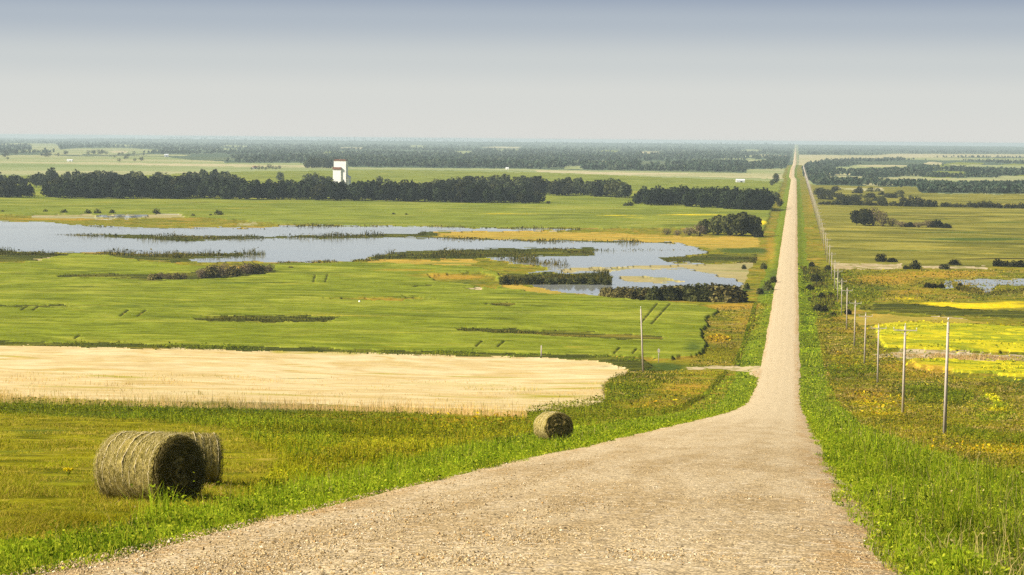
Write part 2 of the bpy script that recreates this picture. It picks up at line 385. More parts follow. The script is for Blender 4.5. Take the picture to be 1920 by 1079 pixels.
LAYERS = [
 ('pale', [(L_,150),(R_,150),(R_,420),(L_,420)]),
 # far woods
 ('forest', [(L_,100),(1493,100),(1488,330),(1478,327),(1400,325),(1290,323),(1200,321),(1100,320),(1000,317),(900,316),(740,315),(640,313),(560,306),(400,306),(L_,303)]),
 ('forest', [(1497,100),(R_,100),(R_,366),(1920,364),(1720,362),(1640,349),(1530,347),(1506,332),(1497,325)]),
 # fields seen between the woods
 ('pale', [(58,272),(108,272),(112,281),(150,278),(240,278),(305,282),(270,288),(200,291),(120,288),(60,281)]),
 ('pale', [(L_,292),(90,291),(120,293),(300,294),(360,300),(420,303),(420,309),(L_,309)]),
 ('tan', [(545,289),(585,289),(588,294),(548,295)]),
 ('tan', [(600,287),(622,289),(626,296),(604,294)]),
 ('pale', [(850,284),(886,284),(884,290),(868,292),(855,290)]),
 ('pale', [(812,297),(842,298),(842,302),(814,301)]),
 ('pale', [(975,303),(1008,304),(1008,308),(975,307)]),
 ('pale', [(1080,290),(1135,291),(1135,294),(1082,294)]),
 ('pale', [(1058,313),(1090,312),(1092,318),(1058,318)]),
 ('pale', [(1400,300),(1435,299),(1440,309),(1402,310)]),
 ('pale', [(1200,311),(1290,311),(1300,317),(1200,318)]),
 ('pale', [(1400,318),(1484,316),(1484,326),(1400,325)]),
 ('pale', [(270,296),(300,297),(296,305),(275,305)]),
 ('tan', [(1498,290.5),(1640,291.5),(1680,288.5),(1790,289),(R_,290.5),(R_,296),(1790,295),(1700,297),(1640,299),(1560,301),(1520,307),(1497,318)]),
 ('pale', [(1690,296.5),(1760,296),(1880,297),(R_,298),(R_,302),(1880,302),(1760,301),(1700,300)]),
 ('pale', [(1500,331),(1538,331),(1534,336),(1502,336)]),
 ('pale', [(1640,333),(1700,333),(1785,338),(1790,343),(1700,341)]),
 ('pale', [(1870,330),(1930,331),(1930,336),(1880,336)]),
 ('pale', [(1640,333),(1780,334),(2040,331),(2040,341),(1800,347),(1650,344)]),
 ('pasture', [(1540,349),(1720,351),(1730,364),(1560,362)]),
 ('pale', [(1560,314),(1700,312),(1705,321),(1570,323)]),
 ('pale', [(1780,309),(1940,311),(1940,318),(1800,318)]),
 # nearer pale fields
 ('tan', [(0,306),(0,303.5),(180,305),(420,308),(600,311),(580,314),(300,311)]),
 ('tan', [(1000,319),(1200,324),(1300,326),(1484,331),(1484,336),(1300,331),(1190,329),(1010,323)]),
 ('farcrop', [(470,322),(760,319),(1000,324),(1190,331),(1485,342),(1485,400),(L_,400),(L_,330),(0,330),(250,330)]),
 ('pasture', [(1500,345),(1530,347),(1640,349),(1720,363),(R_,366),(R_,500),(1540,500),(1506,390)]),
 ('tan', [(1560,352),(1650,353),(1660,357),(1600,357)]),
 # left, beyond the lake
 ('farcrop', [(L_,366),(0,370),(400,374),(1013,381),(1200,382),(1448,392),(1440,435),(1420,445),(1300,430),(1090,431),(800,427),(500,424),(300,424),(0,412),(L_,410)]),
 ('ground', [(L_,405),(0,405),(120,406),(300,407),(420,411),(520,421),(640,423),(640,428),(500,432),(300,433),(L_,424)]),
 ('mud', [(60,405),(330,403),(360,408),(200,411),(60,409)]),
 ('water', [(180,405.5),(262,405),(285,407.5),(230,410),(182,409)]),
 ('mud', [(445,419),(482,418),(488,422),(450,423)]),
 ('ground', [(800,430),(1100,428),(1300,432),(1440,440),(1462,400),(1475,380),(1478,440),(1462,500),(1450,560),(1310,575),(1240,568),(1100,556),(930,549),(860,545),(800,520),(L_,505),(L_,470),(300,440)]),
 ('ochre', [(800,437),(900,435),(1000,434),(1180,438),(1290,444),(1420,445),(1428,462),(1340,468),(1273,458),(1182,454),(1000,452),(830,446)]),
 ('marsh', [(300,440),(500,445),(780,441),(800,436),(830,440),(800,444),(900,449),(1000,452),(1180,453),(1270,457),(1182,459),(1000,457),(780,452),(500,452),(340,458),(100,446)]),
 ('ochre', [(690,486),(760,488),(880,488),(900,490),(880,497),(760,496),(690,494)]),
 ('ochre', [(900,515),(960,528),(990,540),(1100,551),(1160,560),(1020,556),(900,545)]),
 ('marsh', [(L_,470),(0,474),(100,477),(182,477),(312,480),(455,476),(520,480),(455,488),(350,493),(230,486),(100,484),(60,492),(L_,494)]),
 ('straw', [(64,488),(100,484),(112,482),(105,487),(80,492)]),
 ('crop', CROP),
 ('straw', [(812,522),(838,518),(860,524),(840,527)]),
 ('straw', [(868,540),(905,541),(905,546),(885,545)]),
 ('ground', [(800,517),(900,512),(945,530),(930,545),(880,535),(820,530)]),
 ('marsh', [(110,519),(290,516),(400,510),(510,505),(520,513),(430,524),(350,528),(285,528),(180,523),(110,523)]),
 ('marsh', [(356,600),(430,596),(560,596),(640,599),(610,607),(480,609),(380,606)]),
 ('marsh', [(853,619),(930,620),(1100,627),(1257,636),(1240,641),(1150,641),(1000,632),(860,624)]),
 ('marsh', [(905,574),(950,571),(985,575),(950,578)]),
 ('marsh', [(0,577),(120,574),(130,578),(0,580)]),
 ('marsh', [(770,540),(812,537),(812,540),(780,543)]),
 ('ground', [(590,563),(760,560),(830,564),(700,568)]),
 ('water', LAKE),
 ('mud', [(1040,507),(1140,504),(1235,500),(1300,498),(1410,495),(1424,512),(1418,530),(1360,522),(1280,506),(1200,507),(1130,511),(1060,513)]),
 ('mud', [(1290,498),(1425,493),(1436,512),(1424,540),(1385,550),(1392,532),(1350,513)]),
 ('mud', [(1156,519),(1200,520),(1260,526),(1290,532),(1193,532),(1162,526)]),
 ('marsh', [(1234,486),(1300,481),(1330,478),(1420,478),(1417,493),(1300,494),(1245,492)]),
 ('marsh', [(938,515),(1140,515),(1149,524),(1140,535),(960,536)]),
 ('marsh', [(740,476),(800,472),(1000,467),(1115,467),(1115,482),(1000,484),(880,487),(690,488)]),
 # wheat and what lies round it
 ('marsh', [(L_,640),(0,644),(308,651),(640,659),(1000,668),(1120,671),(1200,676),(1230,690),(1180,700),(1172,692),(1140,683),(1000,674),(640,664),(308,656),(0,650),(L_,647)]),
 ('wheat', WHEAT),
 ('hay', [(L_,760),(0,775),(180,780),(420,800),(520,850),(580,890),(430,950),(250,988),(0,1032),(L_,1090)]),
 ('track', [(1285,687),(1330,688),(1440,687),(1440,696),(1400,696),(1330,693),(1285,691)]),
 # verges
 ('verge', [(1434,698),(1366,700),(1330,742),(1280,772),(1130,795),(900,832),(700,882),(560,914),(430,950),(250,988),(0,1032),(L_,1090),(L_,1500),(100,1500),(600,965),(1080,860),(1400,780)]),
 ('verge', [(1470,480),(1476,400),(1462,500),(1430,560),(1397,648),(1380,687),(1450,687),(1460,560)]),
 ('verge', [(1496,420),(1502,470),(1508,560),(1522,552),(1530,608),(1544,685),(1568,752),(1617,800),(1698,829),(1809,868),(1920,906),(R_,1010),(R_,1500),(1560,1500),(1480,600)]),
 # right of the road
 ('straw', [(1530,495),(1690,494),(1690,503),(1640,505),(1536,506)]),
 ('straw', [(1728,499),(1850,500),(1850,505),(1730,504)]),
 ('marsh', [(1500,520),(1545,507),(1575,512),(1585,540),(1600,560),(1590,575),(1560,600),(1525,595),(1515,560)]),
 ('algae', [(1529,535),(1545,526),(1568,523),(1575,535),(1580,547),(1552,546),(1530,547)]),
 ('algae', [(1546,563),(1568,560),(1576,575),(1572,588),(1556,586),(1545,575)]),
 ('water', [(1539,591),(1552,587),(1562,588),(1558,598),(1545,597)]),
 ('water', [(1769,532),(1783,529),(1786,541),(1770,543)]),
 ('water', [(1788,527),(1850,525),(R_,524),(R_,535),(1920,536),(1870,535),(1858,548),(1846,549),(1830,538),(1800,534)]),

 ('marsh', [(1611,573),(1680,570),(1760,575),(1850,584),(R_,590),(R_,602),(1850,596),(1700,588),(1611,580)]),
 ('straw', [(1745,593),(1790,594),(1822,602),(1800,603),(1750,598)]),
 ('ochre', [(1560,597),(1640,590),(1800,598),(1860,606),(1700,608),(1600,610)]),
 ('canola', [(1640,613),(1700,607),(1920,616),(R_,618),(R_,666),(1920,664),(1780,661),(1662,656),(1648,640)]),
 ('straw', [(1638,664),(1700,658),(1780,660),(1920,668),(R_,672),(R_,682),(1920,681),(1860,683),(1760,677),(1640,670)]),
 ('canola', [(1702,678),(1760,677),(1860,683),(R_,684),(R_,714),(1920,711),(1800,702),(1720,691)]),



]
_r = random.Random(31)
for _i in range(64):
    _px = _r.uniform(-100, 1470) if _i < 28 else _r.uniform(1520, 2050)
    _s = _r.uniform(12, 44) if _i < 28 else _r.uniform(36, 80); _w = _r.uniform(14, 60); _hh = _r.uniform(1.6, 4.2) * (1 if _i < 28 else 1.5)
    _e = float(539.5 - (VH - (_px - 960) * sr) / cr) + _s
    LAYERS.insert(14, (_r.choice(['pale', 'pale', 'farcrop', 'tan']), [(_px - _w, _e), (_px - _w * .3, _e - _hh * .6), (_px + _w, _e - _hh * .3), (_px + _w * .8, _e + _hh * .6), (_px - _w * .5, _e + _hh * .5)]))
TRAM = [((40,586),(52,578)),((62,586),(74,578)),((226,597),(240,586)),((258,598),(274,586)),((893,655),(904,645)),((934,655),(946,645)),((1203,610),(1232,574)),((1222,612),(1256,574)),((1152,668),(1162,657)),((1187,668),(1194,659)),((588,532),(591,520)),((610,532),(615,518)),((140,640),(150,634))]

def classify(px, py, wx, wy):
    pxc = np.clip(px, -240, 2160)
    pyc = py + (eye(pxc) - eye(px))
    s = pyc - eye(pxc)
    amp = np.clip(s / 60, .25, 3.0)
    sc = np.clip(wy / 90, .8, 60)
    ls = np.log2(sc); lv = np.floor(ls); k = 2 ** lv
    jx = pxc + (fbm(wx / k, wy / k, 21, 3) - .5) * 4 * amp
    jy = pyc + (fbm(wx / k, wy / k, 57, 3) - .5) * 2.6 * amp
    out = np.zeros(len(px), np.int8)
    for nm, poly in LAYERS:
        out[inside(jx, jy, poly)] = CI[nm]
    for (a, b) in TRAM:
        d = np.array(b, float) - a
        t = np.clip(((pxc - a[0]) * d[0] + (pyc - a[1]) * d[1]) / (d @ d), 0, 1)
        dist = np.hypot(pxc - a[0] - t * d[0], (pyc - a[1] - t * d[1]))
        out[(dist < 1.3) & (out == CI['crop'])] = CI['marsh']
    dl = road_l(wy) - wx; dr = wx - road_r(wy)
    dd = np.maximum(dl, dr) + (fbm(wx / 9, wy / 40, 91, 2) - .5) * 3
    farr = (wy > 330) & (wy < 5200) & (out != CI['track'])
    out[farr & (dd < np.where(dl > 0, 10.5, 14.0))] = CI['ground']
    out[farr & (dd < 4.6)] = CI['verge']
    return out

# soft patches of plants in the meadows and crop: channel 0 dark herbs and crop bands, 1 ochre, 2 yellow flower   (px, py, rx, ry, channel, weight)
PATCH = [
 (1835,574,110,6,2,.85),(1760,570,50,4,2,.7),(1900,568,60,4,2,.6),
 (300,579,420,5,0,.42),(930,592,260,7,0,.36),(120,558,300,5,0,.30),(620,548,200,4,0,.34),(1120,580,140,5,0,.34),(420,535,160,3,0,.45),(760,620,200,5,0,.30),(220,615,260,5,0,.28),(1000,555,120,3,0,.40),(560,515,140,3,0,.35),  # broad darker bands painted across the rolling green crop
 (1840,449,110,2.6,0,.95),(1790,436,90,1.6,0,.6),(1640,402,110,1.0,0,.7),(1880,417,70,1.6,0,.6),(1700,470,150,2.0,0,.55),(1600,455,60,2,0,.4),
 (250,392,300,2.5,0,.30),(700,400,260,2.5,0,.32),(1100,400,160,2.0,0,.32),(900,415,220,2.0,0,.35),(950,403,70,1.5,2,.5),(1160,406,60,1.5,2,.5),(450,381,200,1.2,1,.4),
 (330,770,330,16,0,.75),(60,765,120,12,0,.7),(560,800,160,18,0,.55),(640,850,180,16,0,.45),(740,790,120,9,1,.6),(900,790,110,10,1,.75),(840,800,120,9,2,.45),
 (60,810,130,10,0,.55),(40,850,110,9,0,.5),(90,900,150,12,0,.5),(0,930,80,8,0,.35),(150,770,200,8,1,.3),
 (1180,730,40,22,0,.8),(1240,690,60,10,0,.8),(1290,730,60,14,1,.7),(1240,745,80,8,2,.35),(1250,765,110,9,1,.5),(1300,655,24,12,0,.6),(1345,635,22,9,1,.9),(1400,600,40,40,1,.45),(1350,640,60,40,0,.25),(1380,575,60,7,1,.8),
 (1620,740,60,12,1,.7),(1640,755,50,8,2,.7),(1660,775,70,6,2,.6),(1560,690,40,10,0,.7),(1600,705,60,12,0,.5),(1730,735,60,22,0,.85),(1790,745,40,16,0,.8),(1600,640,30,26,0,.4),(1690,690,60,14,1,.6),(1740,700,50,12,1,.7),
 (1830,820,110,10,0,.6),(1640,790,40,5,0,.9),(1800,840,120,6,1,.5),(1850,845,90,6,2,.8),(1900,850,60,8,2,.6),(1700,815,70,10,1,.5),(1600,620,40,10,1,.5),(1900,720,60,12,0,.7),(1880,790,60,12,0,.3),
 (1650,525,90,10,1,.7),(1760,515,120,8,1,.7),(1640,545,60,10,0,.6),(1720,548,120,6,1,.5),(1850,555,90,8,0,.4),(1700,560,60,6,2,.5),(1530,470,30,40,1,.3),(1545,440,20,60,1,.3),(1520,380,10,40,1,.4),
 (1445,470,14,40,1,.5),(1450,520,16,20,0,.6),(1438,545,20,12,0,.7),(1400,470,60,6,0,.8),(1380,545,40,6,0,.7),(1350,560,60,6,2,.5),(1420,420,18,5,2,.9),(1300,405,80,1.5,2,.6),(1180,410,90,1.3,2,.4),
 (850,520,90,6,1,.6),(760,510,70,3,1,.5),(870,530,60,6,0,.5),(700,563,110,3,1,.5),(440,505,60,4,1,.6),
 (480,428,80,3,1,.5),(350,422,150,3,2,.3),(120,411,140,3,1,.6),
 (740,678,120,5,0,.25),(860,690,150,5,0,.2),(560,712,60,1.2,0,.5),(1120,690,40,6,0,.3),
]
def cover(px, py):
    w = np.zeros((len(px), 3), np.float32)
    for (cx, cyy, rx, ry, ch, wt) in PATCH:
        q = ((px - cx) / rx) ** 2 + ((py - cyy) / ry) ** 2
        w[:, ch] = np.maximum(w[:, ch], wt * np.exp(-q * .8))
    return w

# ------------------------------------------------------------------ terrain sheet
cols = np.concatenate([np.linspace(-2600, -420, 40)[:-1], np.linspace(-420, -40, 80)[:-1], np.arange(-40, 1961, 2.0), np.linspace(1960, 2340, 80)[1:], np.linspace(2340, 4500, 40)[1:]])
rows = np.concatenate([np.linspace(6.2, 60, 120)[:-1], np.arange(60, 440, 1.0), np.arange(440, 860, 1.3), np.geomspace(860, 9000, 40)])
NC, NR = len(cols), len(rows)
GX, GS = np.meshgrid(cols, rows)
gpx = GX.ravel(); gpy = (eye(GX) + GS).ravel()
wx, wy = unproject(gpx, gpy)
wz = ground(wx, wy)
ccx = (GX[:-1, :-1] + GX[1:, 1:]).ravel() / 2
ccy = ((eye(GX) + GS)[:-1, :-1] + (eye(GX) + GS)[1:, 1:]).ravel() / 2
WX, WY = wx.reshape(NR, NC), wy.reshape(NR, NC)
cwx = (WX[:-1, :-1] + WX[1:, 1:]).ravel() / 2; cwy = (WY[:-1, :-1] + WY[1:, 1:]).ravel() / 2
cls = classify(ccx, ccy, cwx, cwy).reshape(NR - 1, NC - 1)
# standing crops are raised by their height
hgt = np.zeros(len(CL)); hgt[CI['crop']] = .75; hgt[CI['canola']] = .8; hgt[CI['wheat']] = .2; hgt[CI['marsh']] = .4; hgt[CI['farcrop']] = .7
hc = hgt[cls]
hp = np.zeros((NR + 1, NC + 1)); hp[1:-1, 1:-1] = hc; hp[0] = hp[1]; hp[-1] = hp[-2]; hp[:, 0] = hp[:, 1]; hp[:, -1] = hp[:, -2]
hv = (hp[:-1, :-1] + hp[1:, :-1] + hp[:-1, 1:] + hp[1:, 1:]) / 4
wz = wz + hv.ravel()
isw = (cls == CI['water'])
wp = np.zeros((NR + 1, NC + 1), bool); wp[1:-1, 1:-1] = isw
anyw = wp[:-1, :-1] | wp[1:, :-1] | wp[:-1, 1:] | wp[1:, 1:]
WATER_Z = -50.35
aw = anyw.ravel()
wz[aw] = np.where(wy[aw] > 760, -50.32, wz[aw] - hv.ravel()[aw] - .1)
V = np.stack([wx, wy, wz], 1)
cov = cover(gpx, gpy)
i0 = (np.arange(NR - 1)[:, None] * NC + np.arange(NC - 1)[None, :]).ravel()
Q = np.stack([i0, i0 + NC, i0 + NC + 1, i0 + 1], 1)
flat = cls.ravel()
INFO = {
 'ground': ('ground', 'rough olive meadow of weeds and sedge on both sides of the road', 'meadow'),
 'verge': ('grass_verge', 'lush bright green grassy verge along both edges of the gravel road', 'verge'),
 'hay': ('hay_meadow', 'mown yellow green hay meadow under the two bales at left', 'meadow'),
 'wheat': ('wheat_field', 'pale cream ripe grain field between the hay meadow and the green crop', 'field'),
 'crop': ('green_crop_field', 'rolling bright green crop field between the pale grain and the lake', 'field'),
 'farcrop': ('far_crop_field', 'flat green crop fields around the dark windbreak beyond the lake', 'field'),
 'pasture': ('pasture', 'pale green pasture on the plain right of the road', 'pasture'),
 'pale': ('pale_field', 'hazy pale green fields among the distant woods', 'field'),
 'tan': ('stubble_field', 'hazy tan stubble strips near the horizon', 'field'),
 'forest': ('forest_floor', 'dark ground under the distant woods', 'forest floor'),
 'canola': ('canola_field', 'bright yellow flowering canola field at right behind the utility poles', 'field'),
 'straw': ('straw_patch', 'pale bare straw coloured strips of ground among the fields', 'bare ground'),
 'mud': ('mud_flat', 'tan mud flats at the shallow end of the lake', 'mud'),
 'marsh': ('marsh', 'dark green brown marshy strips by the water and in the fields', 'marsh'),
 'ochre': ('sedge_meadow', 'golden ochre sedge meadow on the far lake shore', 'meadow'),
 'algae': ('algae_pond', 'pale yellow green scum on the small ponds right of the road', 'pond scum'),
 'track': ('farm_track', 'narrow pale farm track branching left from the gravel road', 'track'),
 'water': ('lake_water', 'grey blue shallow lake and ponds reflecting the pale sky', 'lake'),
}
for k, nm in enumerate(CL):
    q = Q[flat == k]
    if len(q) == 0: continue
    u, inv = np.unique(q, return_inverse=True)
    o = mesh_obj(INFO[nm][0], V[u], inv.reshape(-1, 4), M[nm], smooth=True, color=cov[u])
    tag(o, INFO[nm][1], INFO[nm][2], kind='structure')

# the hillside under and behind the viewer
bx, by = np.meshgrid(np.linspace(-420, 420, 85), np.linspace(-60, 420, 59))
hz = ground(bx.ravel(), by.ravel()) - .45
i0 = (np.arange(58)[:, None] * 85 + np.arange(84)[None, :]).ravel()
o = mesh_obj('hillside', np.stack([bx.ravel(), by.ravel(), hz], 1), np.stack([i0, i0 + 1, i0 + 86, i0 + 85], 1), M['verge'], smooth=True, color=np.zeros((len(hz), 3)))
tag(o, 'grassy hillside under and behind the near verges', 'hillside', kind='structure')

# ------------------------------------------------------------------ gravel road
ry = np.concatenate([np.linspace(-60, 0, 60)[:-1], np.arange(0, 120, .4), np.geomspace(120, 31000, 900)])
nx = 13
edge_n = lambda y, s: (fbm(y / 1.7, y * 0 + s, 4, 3) - .5) * .3 + (fbm(y / 17, y * 0 + s, 5, 2) - .5) * .5
lx, rx = road_l(ry) + edge_n(ry, 3.3), road_r(ry) + edge_n(ry, 8.1)
flare = 1.6 * np.exp(-((ry - 446) / 9) ** 2)
lx = lx - flare + .4; rx = rx - .02
t = np.linspace(0, 1, nx)
XX = lx[:, None] + (rx - lx)[:, None] * t[None, :]
crown = .05 + .13 * (1 - (2 * t - 1) ** 2)
lift = 1 + np.clip(ry / 4000, 0, 6)
ZZ = prof(ry)[:, None] + crown[None, :] * lift[:, None] + (fbm(XX / 1.5, ry[:, None] / 1.5 + XX * 0, 31, 2) - .5) * .03
XX = np.concatenate([XX[:, :1] - .45, XX, XX[:, -1:] + .45], 1)
ZZ = np.concatenate([ZZ[:, :1] - .13, ZZ, ZZ[:, -1:] - .13], 1)
nx += 2
YY = np.repeat(ry[:, None], nx, 1)
i0 = (np.arange(len(ry) - 1)[:, None] * nx + np.arange(nx - 1)[None, :]).ravel()
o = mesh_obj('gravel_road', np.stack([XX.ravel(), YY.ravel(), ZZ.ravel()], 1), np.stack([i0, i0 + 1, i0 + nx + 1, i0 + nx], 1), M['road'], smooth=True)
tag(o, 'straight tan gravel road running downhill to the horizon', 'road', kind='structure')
def road_z(x, y):
    a, b = road_l(y), road_r(y)
    tt = np.clip((x - a) / (b - a), 0, 1)
    return prof(y) + .05 + .13 * (1 - (2 * tt - 1) ** 2)

# loose stones
n = 56000
py_ = rng.uniform(800, 1140, n * 2); px_ = rng.uniform(-150, 1900, n * 2)
x, y = unproject(px_, py_)
ok = (x > road_l(y) + .3) & (x < road_r(y)) & (y < 110)
trackness = lambda x: np.max([np.exp(-((x - c) / .42) ** 2) for c in (-5.4, -3.7, -1.9, -.2)], axis=0)
ok &= rng.random(len(x)) > .72 * trackness(x + .3 * (vnoise(y / 14, y * 0, 3) - .5)); x, y = x[ok][:n], y[ok][:n]
r = rng.gamma(1.7, .0030, len(x)) + .0045
r = np.minimum(r, .032)
base = np.array([[1,0,0],[0,1,0],[-1,0,0],[0,-1,0],[0,0,.7],[0,0,-.5]])
vv = base[None] * r[:, None, None] * rng.uniform(.6, 1.3, (len(x), 6, 1))
an = rng.uniform(0, 6.28, len(x)); ca, sa = np.cos(an)[:, None], np.sin(an)[:, None]
vx = vv[:, :, 0] * ca - vv[:, :, 1] * sa; vy = vv[:, :, 0] * sa + vv[:, :, 1] * ca
P = np.stack([vx + x[:, None], vy + y[:, None], vv[:, :, 2] + (road_z(x, y) + r * .1)[:, None]], -1).reshape(-1, 3)
f = np.array([[0,1,4],[1,2,4],[2,3,4],[3,0,4],[1,0,5],[2,1,5],[3,2,5],[0,3,5]])
FF = (f[None] + (np.arange(len(x)) * 6)[:, None, None]).reshape(-1, 3)
pal = np.array([[.34,.255,.13],[.42,.32,.18],[.50,.42,.29],[.22,.155,.075],[.37,.23,.09],[.13,.10,.06]])
colr = pal[rng.choice(6, len(x), p=[.3,.25,.13,.14,.1,.08])] * rng.uniform(.8, 1.15, (len(x), 1))
m, nt, out = new_mat('stone'); T = NT(nt)
b = T.n('ShaderNodeBsdfDiffuse'); T.link(T.attr('tint'), b.inputs['Color']); T.link(b.outputs[0], out.inputs[0])
M['stone'] = m
o = mesh_obj('gravel', P, FF, M['stone'], color=np.repeat(colr, 6, 0))
tag(o, 'loose tan and grey stones scattered over the near gravel road', 'gravel', kind='stuff')

# ------------------------------------------------------------------ grasses and herbs
def px_sample(poly, n, jit=True):
    P = np.asarray(poly, float)
    xs, ys = [], []
    got = 0
    while got < n:
        a = rng.uniform(P[:, 0].min(), P[:, 0].max(), n * 2); b = rng.uniform(P[:, 1].min(), P[:, 1].max(), n * 2)
        k = inside(a, b, P); xs.append(a[k]); ys.append(b[k]); got += k.sum()
    return np.concatenate(xs)[:n], np.concatenate(ys)[:n]
GB = {}
def blades(key, x, y, z, h, w, col, lean=.35, leaf=0.0):
    """appends tapered bent blades (5 verts, 3 tris) to batch KEY; LEAF share are broad leaflets up the stem."""
    n = len(x)
    an = rng.uniform(0, 2 * math.pi, n)
    dx, dy = np.cos(an), np.sin(an)
    la = rng.uniform(0, 2 * math.pi, n); lm = rng.gamma(2, lean / 2, n) * h
    lx, ly = np.cos(la) * lm, np.sin(la) * lm
    b = np.stack([x, y, z - .03], 1)
    mid = b + np.stack([lx * .35, ly * .35, h * .6], 1)
    tip = b + np.stack([lx, ly, h * rng.uniform(.8, 1.0, n)], 1)
    s = np.stack([dx * w / 2, dy * w / 2, 0 * w], 1)
    isl = rng.random(n) < leaf
    # leaflets: diamond facing anywhere, lifted to where the stem would hold it
    k = isl[:, None]
    hh = h * rng.uniform(.15, .95, n)
    cen = b + np.stack([lx * .4, ly * .4, hh], 1)
    d1 = rng.normal(size=(n, 3)); d1[:, 2] *= .5; d1 /= np.linalg.norm(d1, axis=1)[:, None]
    d2 = np.cross(d1, rng.normal(size=(n, 3))); d2 /= np.linalg.norm(d2, axis=1)[:, None]
    ls = np.maximum(w * 2.0, .016 + .00026 * np.hypot(x, y))[:, None] * rng.uniform(.7, 1.4, (n, 1))
    v0 = np.where(k, cen - d1 * ls, b - s); v1 = np.where(k, cen - d1 * ls, b + s)
    v2 = np.where(k, cen + d2 * ls * .5, mid + s * .75); v3 = np.where(k, cen - d2 * ls * .5, mid - s * .75)
    v4 = np.where(k, cen + d1 * ls, tip)
    Vv = np.stack([v0, v1, v2, v3, v4], 1)
    GB.setdefault(key, []).append((Vv.reshape(-1, 3), np.repeat(col, 5, 0)))
def flush(key, name, label, cat, mat='blade'):
    vs = np.concatenate([a for a, _ in GB[key]]); cs = np.concatenate([c for _, c in GB[key]])
    n = len(vs) // 5
    f = np.array([[0,1,2],[0,2,3],[3,2,4]])
    FF = (f[None] + (np.arange(n) * 5)[:, None, None]).reshape(-1, 3)
    o = mesh_obj(name, vs, FF, M[mat], color=cs)
    return tag(o, label, cat, kind='stuff')
PAL = {
 'lush': np.array([[.245,.325,.014],[.32,.38,.020],[.15,.225,.010],[.38,.40,.030],[.06,.10,.006]]),
 'mead': np.array([[.35,.335,.014],[.21,.25,.010],[.44,.37,.022],[.08,.105,.006],[.37,.37,.015]]),
 'hay': np.array([[.31,.285,.013],[.40,.335,.028],[.14,.15,.007],[.44,.34,.055],[.27,.285,.011]]),
 'straw': np.array([[.68,.46,.19],[.62,.40,.13],[.70,.51,.24],[.50,.36,.07],[.30,.27,.03]]),
 'rough': np.array([[.28,.255,.014],[.19,.21,.010],[.36,.28,.025],[.07,.08,.006],[.38,.29,.08]]),
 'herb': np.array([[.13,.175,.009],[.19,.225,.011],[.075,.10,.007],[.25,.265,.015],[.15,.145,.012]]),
 'ochre': np.array([[.33,.21,.02],[.26,.18,.02],[.40,.27,.04],[.18,.15,.015],[.12,.12,.012]]),
 'yellow': np.array([[.46,.31,.010],[.50,.37,.012],[.36,.22,.010],[.24,.235,.012],[.18,.20,.010]]),
 'canola': np.array([[.46,.39,.010],[.50,.44,.012],[.30,.30,.010],[.18,.21,.010],[.13,.16,.009]]),
 'stem': np.array([[.36,.29,.10],[.42,.33,.14],[.30,.22,.07],[.26,.25,.04]]),
 'reed': np.array([[.07,.072,.014],[.05,.056,.012],[.12,.105,.016],[.036,.040,.010],[.16,.125,.022]]),
}
def cols_for(pals, x, y, scale, seed, spread=1.0):
    """patchy palette choice: neighbours tend to share a colour."""
    n = len(x); P = PAL[pals]
    q = np.clip(fbm(x / scale, y / scale, seed, 3) * 1.6 - .3 + rng.normal(0, .22 * spread, n), 0, .999)
    return P[(q * len(P)).astype(int)] * rng.uniform(.75, 1.25, (n, 1))
def scatter(key, poly, n, h, wmin, pal, lean=.35, leaf=0.0, clump=1.0, wk=.00022, hvar=.5, scale=3.0, seed=1, avoid_road=True, zoff=0.0):
    px, py = px_sample(poly, n)
    x, y = unproject(px, py)
    if clump:
        k = vnoise(x / clump, y / clump, seed + 5)
        hf = (.16 + 1.55 * k ** 1.8) * (.5 + vnoise(x / (clump * 4.2), y / (clump * 4.2), seed + 9))
    else: hf = np.ones(n)
    if avoid_road:
        keep = (x < road_l(y) + .38 - .5 * rng.random(n) ** 2) | (x > road_r(y) + .02 + .5 * rng.random(n) ** 2)
        if clump: keep &= (k > .30) | (rng.random(n) < .35)
        d = np.minimum(np.abs(x - road_l(y)), np.abs(x - road_r(y)))
        hf = hf * (0.25 + .75 * sstep(0, 1.6, d))
        x, y, hf = x[keep], y[keep], hf[keep]
    z = ground(x, y) + zoff
    hh = h * hf * rng.uniform(1 - hvar, 1 + hvar * .6, len(x))
    w = np.maximum(wmin, wk * y) * rng.uniform(.7, 1.4, len(x))
    blades(key, x, y, z, hh, w, cols_for(pal, x, y, scale, seed) * (.55 + .85 * fbm(x / (scale * 2.6), y / (scale * 2.6), seed + 300, 2))[:, None], lean, leaf)

# right verge
VR1 = [(1500,690),(1544,685),(1568,752),(1617,800),(1698,829),(1809,868),(1960,915),(1990,960),(1990,1120),(1640,1120),(1600,960),(1540,850),(1515,780)]
scatter('verge', VR1, 110000, .44, .009, 'lush', leaf=.42, clump=.75, scale=.9, seed=2)
scatter('verge', VR1, 2600, .62, .008, 'stem', leaf=.15, clump=1.2, scale=2, seed=201)
scatter('verge', [(1842,738),(1865,742),(1890,752),(1911,785),(1840,792),(1820,770)], 4000, .4, .015, 'lush', leaf=.4, clump=2, scale=6, seed=92)
for _ditch_shade, _sd in (([(1364,700),(1329,741),(1280,771),(1240,778),(1240,773),(1276,766),(1324,738),(1358,700)], 93), ([(1420,570),(1396,648),(1379,687),(1374,687),(1391,648),(1414,570)], 94)):  # dark blades put in for the shade along the left roadside ditch
    scatter('verge', _ditch_shade, 2500, .7, .02, 'herb', leaf=.5, clump=0, scale=8, seed=_sd)
scatter('verge', [(1490,470),(1508,540),(1522,552),(1530,608),(1544,685),(1500,690)], 8000, .5, .02, 'lush', leaf=.3, clump=3, scale=10, seed=3)
